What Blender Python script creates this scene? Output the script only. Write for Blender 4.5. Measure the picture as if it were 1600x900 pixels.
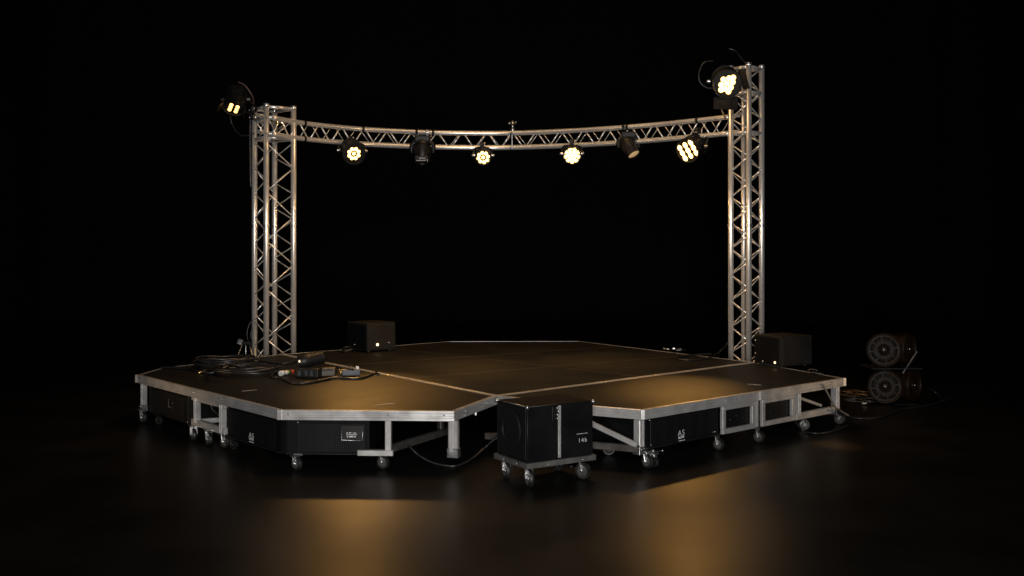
import bpy, bmesh, math, random
from mathutils import Vector, Matrix, Quaternion
random.seed(11)
S = bpy.context.scene
for o in list(bpy.data.objects):
    bpy.data.objects.remove(o, do_unlink=True)
C = S.collection

# ------------------------------------------------------------------ camera
H, HOR, F = 1.93, 390.0, 1566.0          # eye height, horizon row and focal length measured on the 1600x900 photograph
cam = bpy.data.cameras.new('camera')
cam.sensor_width = 36.0
cam.lens = 36.0 * F / 1600.0
cam.shift_y = -(450.0 - HOR) / 1600.0
cam.clip_start, cam.clip_end = 0.1, 200.0
co = bpy.data.objects.new('camera', cam)
C.objects.link(co)
co.location = (0, 0, H)
co.rotation_euler = (math.radians(90), 0, 0)
S.camera = co

# ------------------------------------------------------------------ world, view transform
W = bpy.data.worlds.new('World')
S.world = W
W.use_nodes = True
bg = W.node_tree.nodes['Background']
bg.inputs[0].default_value = (0.5, 0.55, 0.65, 1)
bg.inputs[1].default_value = 0.0006
S.view_settings.view_transform = 'Standard'
S.view_settings.look = 'None'
S.view_settings.exposure = 0.0
S.view_settings.gamma = 1.0
S.view_settings.use_curve_mapping = False
S.cycles.use_denoising = True
S.cycles.max_bounces = 6
S.cycles.sample_clamp_indirect = 4.0

# ------------------------------------------------------------------ studio key and added lamps
def area(name, loc, target, power, size, color, spread=180, size_y=None):
    l = bpy.data.lights.new(name, 'AREA')
    l.energy = power; l.color = color; l.size = size
    l.spread = math.radians(spread)
    if size_y:
        l.shape = 'RECTANGLE'; l.size_y = size_y
    o = bpy.data.objects.new(name, l); C.objects.link(o)
    o.location = loc
    o.rotation_euler = (Vector(target) - Vector(loc)).to_track_quat('-Z', 'Y').to_euler()
    return o
def spot(name, loc, target, power, cone, blend, color=(1.0, 0.49, 0.12), r=0.12):
    l = bpy.data.lights.new(name, 'SPOT')
    l.energy = power; l.color = color; l.spot_size = math.radians(cone); l.spot_blend = blend
    l.shadow_soft_size = r
    o = bpy.data.objects.new(name, l); C.objects.link(o)
    o.location = loc
    o.rotation_euler = (Vector(target) - Vector(loc)).to_track_quat('-Z', 'Y').to_euler()
    return o
# soft neutral key from in front, high and to the left of the camera
area('front_softbox', (0.2, -1.5, 2.6), (0.0, 12, 2.4), 400, 1.3, (1.0, 0.965, 0.93), 110, 4.8)
# unseen warm fill added above the stage to warm deck and towers
area('added_warm_fill', (0.0, 12.6, 7.2), (0.0, 12.2, 0.5), 110, 2.6, (1.0, 0.58, 0.24), 90)

# tall warm strips added out of view to rake the inner faces of the towers
area('added_side_strip', (-8.5, 8.5, 2.9), (3.2, 13.1, 2.5), 10, 0.5, (1.0, 0.64, 0.32), 24, 5.0)
area('added_side_strip', (8.5, 8.5, 2.9), (-3.3, 13.7, 2.4), 10, 0.5, (1.0, 0.64, 0.32), 24, 5.0)

# ------------------------------------------------------------------ materials
def new_mat(name):
    m = bpy.data.materials.new(name); m.use_nodes = True
    nt = m.node_tree
    return m, nt, nt.nodes['Principled BSDF']
def noise_mat(name, c0, c1, rough=(0.4, 0.55), metal=0.0, scale=6.0, stretch=(1, 1, 1), bump=0.0, bscale=None, detail=6, spec=0.5, coat=0.0):
    m, nt, b = new_mat(name)
    tc = nt.nodes.new('ShaderNodeTexCoord')
    mp = nt.nodes.new('ShaderNodeMapping'); mp.inputs['Scale'].default_value = stretch
    nt.links.new(tc.outputs['Object'], mp.inputs[0])
    n = nt.nodes.new('ShaderNodeTexNoise'); n.inputs['Scale'].default_value = scale; n.inputs['Detail'].default_value = detail
    nt.links.new(mp.outputs[0], n.inputs['Vector'])
    r = nt.nodes.new('ShaderNodeValToRGB')
    r.color_ramp.elements[0].position = 0.32; r.color_ramp.elements[1].position = 0.68
    r.color_ramp.elements[0].color = (*c0, 1); r.color_ramp.elements[1].color = (*c1, 1)
    nt.links.new(n.outputs['Fac'], r.inputs[0])
    nt.links.new(r.outputs[0], b.inputs['Base Color'])
    mr = nt.nodes.new('ShaderNodeMapRange')
    mr.inputs['From Min'].default_value = 0.3; mr.inputs['From Max'].default_value = 0.7
    mr.inputs['To Min'].default_value = rough[0]; mr.inputs['To Max'].default_value = rough[1]
    nt.links.new(n.outputs['Fac'], mr.inputs['Value'])
    nt.links.new(mr.outputs[0], b.inputs['Roughness'])
    b.inputs['Metallic'].default_value = metal
    b.inputs['Specular IOR Level'].default_value = spec
    b.inputs['Coat Weight'].default_value = coat
    if bump:
        n2 = nt.nodes.new('ShaderNodeTexNoise'); n2.inputs['Scale'].default_value = bscale or scale * 8
        n2.inputs['Detail'].default_value = 4
        nt.links.new(mp.outputs[0], n2.inputs['Vector'])
        bp = nt.nodes.new('ShaderNodeBump'); bp.inputs['Strength'].default_value = bump; bp.inputs['Distance'].default_value = 0.01
        nt.links.new(n2.outputs['Fac'], bp.inputs['Height'])
        nt.links.new(bp.outputs[0], b.inputs['Normal'])
    return m
ALU = noise_mat('brushed_aluminium', (0.40, 0.395, 0.39), (0.51, 0.505, 0.50), (0.28, 0.42), 0.5, 7, (1, 1, 1), 0.03, 120)
TRUSS = noise_mat('truss_aluminium', (0.74, 0.72, 0.69), (0.80, 0.78, 0.75), (0.27, 0.29), 0.65, 3, (1, 1, 1))
STEEL = noise_mat('zinc_steel', (0.35, 0.36, 0.37), (0.55, 0.55, 0.55), (0.2, 0.4), 0.9, 12)
SHADESTEEL = noise_mat('shaded_inner_steel', (0.07, 0.065, 0.06), (0.12, 0.112, 0.105), (0.4, 0.55), 0.6, 10)  # darkened so the colour carries the shade under the deck
BLACKM = noise_mat('black_painted_metal', (0.006, 0.006, 0.0065), (0.011, 0.0105, 0.010), (0.35, 0.55), 0.0, 8, bump=0.05, bscale=150, spec=0.3)
CAB = noise_mat('black_cabinet_paint', (0.0028, 0.0028, 0.0032), (0.005, 0.005, 0.0056), (0.5, 0.68), 0.0, 5, bump=0.25, bscale=260, spec=0.1)
MONI = noise_mat('charcoal_cabinet_paint', (0.010, 0.0088, 0.0078), (0.015, 0.0133, 0.012), (0.5, 0.65), 0.0, 5, bump=0.2, bscale=220, spec=0.2)
RUBBER = noise_mat('black_rubber', (0.005, 0.005, 0.005), (0.010, 0.010, 0.010), (0.4, 0.6), 0.0, 20)
CABLE = noise_mat('black_cable_jacket', (0.010, 0.010, 0.011), (0.02, 0.02, 0.02), (0.3, 0.42), 0.0, 20)
HUBM = noise_mat('grey_wheel_hub', (0.10, 0.10, 0.10), (0.16, 0.16, 0.16), (0.25, 0.4), 0.6, 14)
BRONZE = noise_mat('dull_bronze_paint', (0.008, 0.0042, 0.0018), (0.017, 0.009, 0.004), (0.40, 0.58), 0.0, 7, bump=0.05, bscale=80, spec=0.1)
DARKIN = noise_mat('black_interior', (0.004, 0.004, 0.004), (0.007, 0.007, 0.007), (0.7, 0.85), 0.0, 5, spec=0.2)
DULL = noise_mat('dull_brown_box', (0.05, 0.035, 0.022), (0.09, 0.065, 0.04), (0.4, 0.6), 0.0, 8)
WHITE = noise_mat('white_print', (0.34, 0.34, 0.35), (0.48, 0.48, 0.48), (0.5, 0.7), 0.0, 60)
GREYP = noise_mat('faint_grey_print', (0.05, 0.05, 0.05), (0.09, 0.09, 0.09), (0.5, 0.7), 0.0, 60)
TAPE = noise_mat('worn_marking_tape', (0.25, 0.22, 0.17), (0.55, 0.50, 0.42), (0.5, 0.7), 0.0, 40)
BRASS = noise_mat('brass_contact', (0.55, 0.38, 0.12), (0.75, 0.55, 0.22), (0.2, 0.35), 0.9, 20)
GREEN = noise_mat('green_plastic', (0.03, 0.30, 0.05), (0.05, 0.45, 0.08), (0.3, 0.5), 0.0, 20)
RED = noise_mat('red_plastic', (0.45, 0.05, 0.03), (0.6, 0.08, 0.05), (0.3, 0.5), 0.0, 20)
BLUEP = noise_mat('blue_grey_plastic', (0.02, 0.028, 0.04), (0.04, 0.052, 0.07), (0.3, 0.5), 0.0, 20)
WPLAST = noise_mat('white_plastic', (0.6, 0.6, 0.58), (0.75, 0.75, 0.73), (0.3, 0.5), 0.0, 20)
CWIRE = noise_mat('copper_wire', (0.10, 0.045, 0.015), (0.16, 0.08, 0.03), (0.3, 0.5), 0.6, 20)
def emit_mat(name, col, strength):
    m, nt, b = new_mat(name)
    b.inputs['Base Color'].default_value = (0.8, 0.7, 0.5, 1)
    b.inputs['Emission Color'].default_value = (*col, 1)
    # emission strength varies with noise
    lw = nt.nodes.new('ShaderNodeTexNoise'); lw.inputs['Scale'].default_value = 30
    mr = nt.nodes.new('ShaderNodeMapRange')
    mr.inputs['To Min'].default_value = strength * 0.55; mr.inputs['To Max'].default_value = strength * 1.45
    nt.links.new(lw.outputs['Fac'], mr.inputs['Value'])
    nt.links.new(mr.outputs[0], b.inputs['Emission Strength'])
    return m
LED = emit_mat('warm_led_lens', (1.0, 0.64, 0.22), 4.2)
LEDLOW = emit_mat('dim_warm_led_lens', (1.0, 0.60, 0.18), 2.6)
GLOWDISC = emit_mat('amber_glow_disc', (1.0, 0.46, 0.06), 0.28)  # emission stands in for the amber glow between lens cells
AMBER = emit_mat('painted_lens_reflection', (1.0, 0.55, 0.18), 0.3)  # amber reflection in an unlit lens, put in as emission
INDIC = emit_mat('indicator_and_glint', (1.0, 0.75, 0.4), 2.5)
GLASS = noise_mat('dark_lens_glass', (0.01, 0.015, 0.02), (0.02, 0.03, 0.035), (0.05, 0.12), 0.0, 4, coat=0.8)

def deck_mat():
    m, nt, b = new_mat('black_phenolic_deck')
    tc = nt.nodes.new('ShaderNodeTexCoord')
    n = nt.nodes.new('ShaderNodeTexNoise'); n.inputs['Scale'].default_value = 1.6; n.inputs['Detail'].default_value = 9; n.inputs['Roughness'].default_value = 0.65
    nt.links.new(tc.outputs['Object'], n.inputs['Vector'])
    mp = nt.nodes.new('ShaderNodeMapping'); mp.inputs['Scale'].default_value = (3, 26, 1); mp.inputs['Rotation'].default_value = (0, 0, 0.7)
    nt.links.new(tc.outputs['Object'], mp.inputs[0])
    g = nt.nodes.new('ShaderNodeTexNoise'); g.inputs['Scale'].default_value = 2.2; g.inputs['Detail'].default_value = 6
    nt.links.new(mp.outputs[0], g.inputs['Vector'])
    mx = nt.nodes.new('ShaderNodeMath'); mx.operation = 'MULTIPLY_ADD'; mx.inputs[1].default_value = 0.45
    nt.links.new(g.outputs['Fac'], mx.inputs[0]); 
    ml = nt.nodes.new('ShaderNodeMath'); ml.operation = 'MULTIPLY'; ml.inputs[1].default_value = 0.55
    nt.links.new(n.outputs['Fac'], ml.inputs[0]); nt.links.new(ml.outputs[0], mx.inputs[2])
    r = nt.nodes.new('ShaderNodeValToRGB')
    r.color_ramp.elements[0].position = 0.36; r.color_ramp.elements[1].position = 0.66
    r.color_ramp.elements[0].color = (0.0050, 0.0050, 0.005, 1); r.color_ramp.elements[1].color = (0.0150, 0.0145, 0.014, 1)
    nt.links.new(mx.outputs[0], r.inputs[0])
    # scattered pale scuffs worn into the coating
    v = nt.nodes.new('ShaderNodeTexVoronoi'); v.inputs['Scale'].default_value = 2.3
    mp2 = nt.nodes.new('ShaderNodeMapping'); mp2.inputs['Scale'].default_value = (1, 4, 1); mp2.inputs['Rotation'].default_value = (0, 0, 1.2)
    nt.links.new(tc.outputs['Object'], mp2.inputs[0]); nt.links.new(mp2.outputs[0], v.inputs['Vector'])
    lt = nt.nodes.new('ShaderNodeMath'); lt.operation = 'LESS_THAN'; lt.inputs[1].default_value = 0.045
    nt.links.new(v.outputs['Distance'], lt.inputs[0])
    mm = nt.nodes.new('ShaderNodeMath'); mm.operation = 'MULTIPLY'
    nt.links.new(lt.outputs[0], mm.inputs[0]); nt.links.new(g.outputs['Fac'], mm.inputs[1])
    mix = nt.nodes.new('ShaderNodeMix'); mix.data_type = 'RGBA'
    nt.links.new(mm.outputs[0], mix.inputs['Factor']); nt.links.new(r.outputs[0], mix.inputs['A'])
    mix.inputs['B'].default_value = (0.22, 0.18, 0.14, 1)
    nt.links.new(mix.outputs['Result'], b.inputs['Base Color'])
    mr = nt.nodes.new('ShaderNodeMapRange'); mr.inputs['From Min'].default_value = .3; mr.inputs['From Max'].default_value = .7
    mr.inputs['To Min'].default_value = 0.46; mr.inputs['To Max'].default_value = 0.64; b.inputs['Specular IOR Level'].default_value = 0.16
    nt.links.new(mx.outputs[0], mr.inputs['Value']); nt.links.new(mr.outputs[0], b.inputs['Roughness'])
    bp = nt.nodes.new('ShaderNodeBump'); bp.inputs['Strength'].default_value = 0.12; bp.inputs['Distance'].default_value = 0.004
    nt.links.new(g.outputs['Fac'], bp.inputs['Height']); nt.links.new(bp.outputs[0], b.inputs['Normal'])
    return m
DECK = deck_mat()
FLOOR = noise_mat('dark_studio_floor', (0.0045, 0.0039, 0.0035), (0.0085, 0.0074, 0.0066), (0.345, 0.405), 0.0, 1.3, bump=0.03, bscale=25, detail=8, spec=0.17)
BACK = noise_mat('black_drape', (0.0035, 0.0029, 0.0026), (0.005, 0.0042, 0.0038), (0.85, 0.95), 0.0, 1.5, (1, 1, 0.15), spec=0.1)
def grille_mat():
    m, nt, b = new_mat('perforated_black_grille')
    tc = nt.nodes.new('ShaderNodeTexCoord')
    v = nt.nodes.new('ShaderNodeTexVoronoi'); v.inputs['Scale'].default_value = 62; v.inputs['Randomness'].default_value = 0.0
    nt.links.new(tc.outputs['Object'], v.inputs['Vector'])
    r = nt.nodes.new('ShaderNodeValToRGB')
    r.color_ramp.elements[0].position = .30; r.color_ramp.elements[1].position = .42
    r.color_ramp.elements[0].color = (0.0012, 0.0012, 0.0012, 1); r.color_ramp.elements[1].color = (0.0075, 0.0075, 0.0085, 1)
    nt.links.new(v.outputs['Distance'], r.inputs[0]); nt.links.new(r.outputs[0], b.inputs['Base Color'])
    bp = nt.nodes.new('ShaderNodeBump'); bp.inputs['Strength'].default_value = .6; bp.inputs['Distance'].default_value = .004
    nt.links.new(v.outputs['Distance'], bp.inputs['Height']); nt.links.new(bp.outputs[0], b.inputs['Normal'])
    b.inputs['Roughness'].default_value = 0.5; b.inputs['Specular IOR Level'].default_value = 0.12
    return m
GRILLE = grille_mat()

# ------------------------------------------------------------------ measuring helpers
def P(x, y, z):
    """the point of the horizontal plane z seen at (x, y) of the photograph"""
    d = F * (H - z) / (y - HOR)
    return Vector(((x - 800) / F * d, d, z))
def D(x, y, d):
    """the point seen at (x, y) at distance d"""
    return Vector(((x - 800) / F * d, d, H + (HOR - y) / F * d))
def on_edge(A, B, x):
    """parameter along the plan line A-B at picture column x"""
    k = (x - 800) / F
    return (k * A.y - A.x) / ((B.x - A.x) - k * (B.y - A.y))

# ------------------------------------------------------------------ mesh helpers
class MB:
    def __init__(s):
        s.bm = bmesh.new()
    def merge(s, b2, smooth=None):
        me = bpy.data.meshes.new('tmp'); b2.to_mesh(me); b2.free()
        n = len(s.bm.faces)
        s.bm.from_mesh(me); bpy.data.meshes.remove(me)
        if smooth is not None:
            s.bm.faces.ensure_lookup_table()
            for f in s.bm.faces[n:]: f.smooth = smooth
        return s
    def box(s, size, mat, bev=0.0, seg=2):
        b = bmesh.new(); bmesh.ops.create_cube(b, size=1.0)
        bmesh.ops.scale(b, vec=size, verts=b.verts)
        if bev: bmesh.ops.bevel(b, geom=list(b.edges), offset=bev, segments=seg, affect='EDGES', profile=0.6)
        bmesh.ops.transform(b, matrix=mat, verts=b.verts)
        return s.merge(b)
    def bar(s, a, b_, w, h, up=Vector((0, 0, 1)), bev=0.004):
        a = Vector(a); b_ = Vector(b_); d = b_ - a; L = d.length; d.normalize()
        if abs(d.dot(up)) > 0.98: up = Vector((0.64, 0.77, 0))
        x = d; y = up.cross(x).normalized(); z = x.cross(y)
        M = Matrix((x, y, z)).transposed().to_4x4(); M.translation = (a + b_) / 2
        return s.box((L, w, h), M, bev, 1)
    def tube(s, pts, r, seg=10, closed=False, cap=True):
        pts = [Vector(p) for p in pts]
        b = bmesh.new(); rings = []
        n = len(pts); up = None
        for i, p in enumerate(pts):
            if closed: t = pts[(i + 1) % n] - pts[i - 1]
            else: t = pts[min(i + 1, n - 1)] - pts[max(i - 1, 0)]
            t.normalize()
            if up is None:
                up = Vector((0, 0, 1)) if abs(t.z) < 0.9 else Vector((0.6, 0.8, 0))
            u = (up - t * up.dot(t))
            if u.length < 1e-4: u = Vector((1, 0, 0)) - t * t.x
            u.normalize(); up = u
            v = t.cross(u)
            rr = r[i] if isinstance(r, (list, tuple)) else r
            rings.append([b.verts.new(p + (u * math.cos(q) + v * math.sin(q)) * rr) for q in [2 * math.pi * k / seg for k in range(seg)]])
        m = n if closed else n - 1
        for i in range(m):
            A, B = rings[i], rings[(i + 1) % n]
            for k in range(seg):
                f = b.faces.new((A[k], A[(k + 1) % seg], B[(k + 1) % seg], B[k])); f.smooth = True
        if cap and not closed:
            b.faces.new(rings[0][::-1]); b.faces.new(rings[-1])
        bmesh.ops.recalc_face_normals(b, faces=b.faces)
        return s.merge(b)
    def lathe(s, prof, mat, seg=28, smooth=True, cap=False):
        """prof: (radius, height) pairs revolved round local z, then placed by mat"""
        b = bmesh.new(); rings = []
        for r, z in prof:
            if r < 1e-6: rings.append([b.verts.new((0, 0, z))])
            else: rings.append([b.verts.new((r * math.cos(2 * math.pi * k / seg), r * math.sin(2 * math.pi * k / seg), z)) for k in range(seg)])
        for A, B in zip(rings, rings[1:]):
            for k in range(seg):
                k2 = (k + 1) % seg
                if len(A) == 1 and len(B) == 1: continue
                if len(A) == 1: f = b.faces.new((A[0], B[k], B[k2]))
                elif len(B) == 1: f = b.faces.new((A[k], A[k2], B[0]))
                else: f = b.faces.new((A[k], A[k2], B[k2], B[k]))
                f.smooth = smooth
        if cap and len(rings[0]) > 1: b.faces.new(rings[0])
        if cap and len(rings[-1]) > 1: b.faces.new(rings[-1])
        bmesh.ops.recalc_face_normals(b, faces=b.faces)
        # keep sharp profile corners crisp
        for e in b.edges:
            if len(e.link_faces) == 2 and e.calc_face_angle(0) > math.radians(38): e.smooth = False
        bmesh.ops.transform(b, matrix=mat, verts=b.verts)
        return s.merge(b)
    def prism(s, poly, z0, z1, bev=0.0):
        b = bmesh.new()
        lo = [b.verts.new((p[0], p[1], z0)) for p in poly]; hi = [b.verts.new((p[0], p[1], z1)) for p in poly]
        b.faces.new(lo[::-1]); b.faces.new(hi)
        n = len(poly)
        for i in range(n): b.faces.new((lo[i], lo[(i + 1) % n], hi[(i + 1) % n], hi[i]))
        bmesh.ops.recalc_face_normals(b, faces=b.faces)
        if bev: bmesh.ops.bevel(b, geom=list(b.edges), offset=bev, segments=2, affect='EDGES', profile=0.6)
        return s.merge(b)
    def ball(s, c, r, sub=2, scale=(1, 1, 1)):
        b = bmesh.new(); bmesh.ops.create_icosphere(b, subdivisions=sub, radius=r)
        bmesh.ops.scale(b, vec=scale, verts=b.verts)
        bmesh.ops.translate(b, vec=c, verts=b.verts)
        for f in b.faces: f.smooth = True
        return s.merge(b)
    def build(s, name, mat, parent=None):
        off = Vector((0, 0, 0)); q = parent
        while q is not None:
            off += q.location; q = q.parent
        if parent is None:
            xs = [v.co for v in s.bm.verts]
            lo = Vector((min(v.x for v in xs), min(v.y for v in xs), min(v.z for v in xs)))
            hi = Vector((max(v.x for v in xs), max(v.y for v in xs), max(v.z for v in xs)))
            off = Vector(((lo.x + hi.x) / 2, (lo.y + hi.y) / 2, lo.z))
        bmesh.ops.translate(s.bm, vec=-off, verts=s.bm.verts)
        me = bpy.data.meshes.new(name); s.bm.to_mesh(me); s.bm.free()
        me.materials.append(mat)
        o = bpy.data.objects.new(name, me); C.objects.link(o)
        if parent is None: o.location = off
        else: o.parent = parent
        return o
def tag(o, label, cat, group=None, kind=None):
    if label: o['label'] = label
    if cat: o['category'] = cat
    if group: o['group'] = group
    if kind: o['kind'] = kind
    return o
def thing(name, label, cat, loc, group=None):
    o = bpy.data.objects.new(name, None); C.objects.link(o)
    o.location = loc; o.empty_display_size = 0.1
    return tag(o, label, cat, group)
def frame(origin, zdir, xhint=Vector((0, 0, 1))):
    """matrix whose local z looks along zdir, local y as near xhint (up) as it can"""
    z = Vector(zdir).normalized()
    x = Vector(xhint).cross(z)
    if x.length < 1e-4: x = Vector((1, 0, 0))
    x.normalize(); y = z.cross(x)
    M = Matrix((x, y, z)).transposed().to_4x4(); M.translation = origin
    return M
def catmull(pts, n=8, closed=False):
    pts = [Vector(p) for p in pts]; out = []; N = len(pts)
    rng = range(N if closed else N - 1)
    for i in rng:
        if closed: p0, p1, p2, p3 = pts[i - 1], pts[i], pts[(i + 1) % N], pts[(i + 2) % N]
        else: p0, p1, p2, p3 = pts[max(i - 1, 0)], pts[i], pts[i + 1], pts[min(i + 2, N - 1)]
        for k in range(n):
            t = k / n
            out.append(0.5 * ((2 * p1) + (p2 - p0) * t + (2 * p0 - 5 * p1 + 4 * p2 - p3) * t * t + (3 * p1 - p0 - 3 * p2 + p3) * t ** 3))
    if not closed: out.append(pts[-1])
    return out
def text_mb(txt, size, M, extrude=0.0012):
    cu = bpy.data.curves.new('t', 'FONT'); cu.body = txt; cu.size = size; cu.extrude = extrude
    cu.align_x = 'CENTER'
    ob = bpy.data.objects.new('t', cu); C.objects.link(ob)
    bpy.context.view_layer.update()
    dg = bpy.context.evaluated_depsgraph_get()
    me = bpy.data.meshes.new_from_object(ob.evaluated_get(dg))
    bpy.data.objects.remove(ob, do_unlink=True)
    me.transform(M)
    mb = MB(); mb.bm.from_mesh(me); bpy.data.meshes.remove(me)
    return mb

# ------------------------------------------------------------------ floor and backdrop
mb = MB(); b = bmesh.new()
bmesh.ops.create_grid(b, x_segments=4, y_segments=4, size=40)
mb.merge(b); fl = mb.build('floor', FLOOR); tag(fl, None, None, kind='structure')
mb = MB()
n = 160
b = bmesh.new(); lo = []; hi = []
for i in range(n + 1):
    x = -34 + 68 * i / n; y = 27.0 + 0.10 * math.sin(i * 1.7) + 0.05 * math.sin(i * 0.61)
    lo.append(b.verts.new((x, y, 0.0))); hi.append(b.verts.new((x, y, 14)))
for i in range(n):
    f = b.faces.new((lo[i], lo[i + 1], hi[i + 1], hi[i])); f.smooth = True
mb.merge(b); bd = mb.build('backdrop', BACK); tag(bd, None, None, kind='structure')

# ------------------------------------------------------------------ stage platforms
ZD = 0.52
def pl(x, y): 
    p = P(x, y, ZD); return Vector((p.x, p.y))
JUN = pl(776, 618.5)
LC, LF, LL, LB, LM = pl(710, 643), pl(437, 641), pl(213, 586), pl(252, 575), pl(372, 561)
RLL = pl(440, 553.5)
BL, BR = pl(700, 533.5), pl(905, 533)
RRR = pl(1179, 566)
RR, RF = pl(1320, 591), pl(1005, 641)
RK = pl(930, 635)
def inset(poly, off):
    n = len(poly); out = []
    for i in range(n):
        a, b_, c = poly[i - 1], poly[i], poly[(i + 1) % n]
        d1 = (b_ - a).normalized(); d2 = (c - b_).normalized()
        n1 = Vector((-d1.y, d1.x)); n2 = Vector((-d2.y, d2.x))     # inward for counter-clockwise
        m = (n1 + n2); m = m / max(0.15, (1 + n1.dot(n2)))
        out.append(b_ + m * off)
    return out
def ccw(poly):
    A = sum(poly[i - 1].x * poly[i].y - poly[i].x * poly[i - 1].y for i in range(len(poly)))
    return poly if A > 0 else poly[::-1]
RAILP = [(0.002, ZD - .006), (0.0035, ZD - .001), (0.008, ZD + .002), (0.040, ZD + .002), (0.040, ZD - .085), (0.002, ZD - .085), (0.002, ZD - .062), (0.010, ZD - .058), (0.010, ZD - .046), (0.003, ZD - .042), (0.003, ZD - .024), (0.009, ZD - .021), (0.009, ZD - .016), (0.002, ZD - .013)]
def platform(name, label, poly, group):
    poly = ccw(poly)
    c = sum(poly, Vector((0, 0))) / len(poly)
    t = thing(name, label, 'stage platform', (c.x, c.y, 0), group)
    inn = inset(poly, 0.041)
    MB().prism(inn, ZD - .030, ZD - .001).build('deck_panel', DECK, t)
    rings = [[*inset(poly, o)] for o, z in RAILP]
    n = len(poly)
    for i in range(n):
        j = (i + 1) % n
        b = bmesh.new()
        A = [b.verts.new((rings[k][i].x, rings[k][i].y, RAILP[k][1])) for k in range(len(RAILP))]
        B = [b.verts.new((rings[k][j].x, rings[k][j].y, RAILP[k][1])) for k in range(len(RAILP))]
        m = len(A)
        for k in range(m): b.faces.new((A[k], A[(k + 1) % m], B[(k + 1) % m], B[k]))
        b.faces.new(A); b.faces.new(B[::-1])
        bmesh.ops.recalc_face_normals(b, faces=b.faces)
        MB().merge(b).build('edge_rail', ALU, t)
    return t, poly
G = 'platforms joined into the stage'
left_p, left_poly = platform('stage_platform', 'left wing of the stage, black deck carrying the coiled cables', [JUN, LC, LF, LL, LB, LM, RLL], G)
mid_p, mid_poly = platform('stage_platform', 'large central stage deck reaching back to the wide rear edge', [JUN, RLL, BL, BR, RRR], G)
right_p, right_poly = platform('stage_platform', 'right wing of the stage, black deck with framed openings along its front', [JUN, RK, RF, RR, RRR], G)

def caster(x, y, parent, ztop, r=0.062, ang=None, mats=(STEEL, RUBBER, HUBM), p=None):
    """a swivel caster whose wheel stands at picture point (x, y)"""
    p = P(x, y, 0) if p is None else Vector((p[0], p[1], 0))
    a = random.uniform(0, math.pi) if ang is None else ang
    ax = Vector((math.cos(a), math.sin(a), 0)); fw = Vector((-ax.y, ax.x, 0))
    k = MB(); w = 0.024
    top = p + fw * 0.022 + Vector((0, 0, min(ztop, 2 * r + 0.03)))
    c = p + Vector((0, 0, r))
    for s in (-1, 1):
        k.bar(c + ax * s * w, top + ax * s * w * 0.8 - Vector((0, 0, .004)), 0.006, 0.032, up=ax, bev=0.0015)
    k.box((0.075, 0.075, 0.008), frame(top, (0, 0, 1), fw), 0.002, 1)
    k.tube([c - ax * (w + .008), c + ax * (w + .008)], 0.010, 8)
    if ztop - top.z > 0.012: k.tube([top, Vector((top.x, top.y, ztop))], 0.018, 10)
    f = k.build('caster', mats[0], parent)
    M = frame(c, ax)
    MB().lathe([(r * .62, -.017), (r * .92, -.018), (r, -.010), (r, .010), (r * .92, .018), (r * .62, .017)], M, 24).build('tyre', mats[1], f)
    hb = MB()
    for sg in (-1, 1): hb.lathe([(r * .62, .012 * sg), (r * .66, .020 * sg), (r * .56, .021 * sg), (r * .50, .010 * sg), (r * .34, .009 * sg), (r * .28, .022 * sg), (0, .024 * sg)], M, 18)
    hb.build('hub', mats[2], f)
    return f

def e3(A, B, t, off, z):
    """point at fraction t of the plan edge A-B, off metres inward (to the left of travel A->B), height z"""
    d = (B - A).normalized(); nrm = Vector((-d.y, d.x))
    q = A + (B - A) * t + nrm * off
    return Vector((q.x, q.y, z))
def post(parent, A, B, x, z0, z1=ZD - .086, w=0.055, off=0.035, name='leg', foot=True):
    t = on_edge(A, B, x); p = e3(A, B, t, off, 0)
    dr = (B - A).normalized()
    k = MB()
    M = frame(Vector((p.x, p.y, (z0 + z1) / 2)), (0, 0, 1), Vector((-dr.y, dr.x, 0)))
    k.box((w, w, z1 - z0), M, 0.004, 1)
    for s in (-1, 1):                                   # profile ribs on the outer face
        q = p + Vector((dr.x, dr.y, 0)) * s * w * .25 - Vector((-dr.y, dr.x, 0)) * (w / 2 + .0015)
        k.box((w * .18, .006, z1 - z0 - .01), frame(Vector((q.x, q.y, (z0 + z1) / 2)), (0, 0, 1), Vector((-dr.y, dr.x, 0))))
    o = k.build(name, ALU, parent)
    if foot:
        m2 = MB(); m2.box((w + .014, w + .014, .07), frame(Vector((p.x, p.y, z0 + .035)), (0, 0, 1), Vector((-dr.y, dr.x, 0))), .003, 1)
        m2.build('foot_bracket', STEEL, o)
        for s in (-1, 1):
            q = p - Vector((-dr.y, dr.x, 0)) * (w / 2 + .008) + Vector((dr.x, dr.y, 0)) * s * .016
            MB().ball((q.x, q.y, z0 + .05), .008, 1).build('bolt', STEEL, o)
    return p
def bolts(parent, A, B, xs, z=ZD - .034, r=.007):
    for x in xs:
        t = on_edge(A, B, x); p = e3(A, B, t, -0.0005, z)
        MB().ball(p, r, 2).build('bolt', STEEL, parent)

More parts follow.
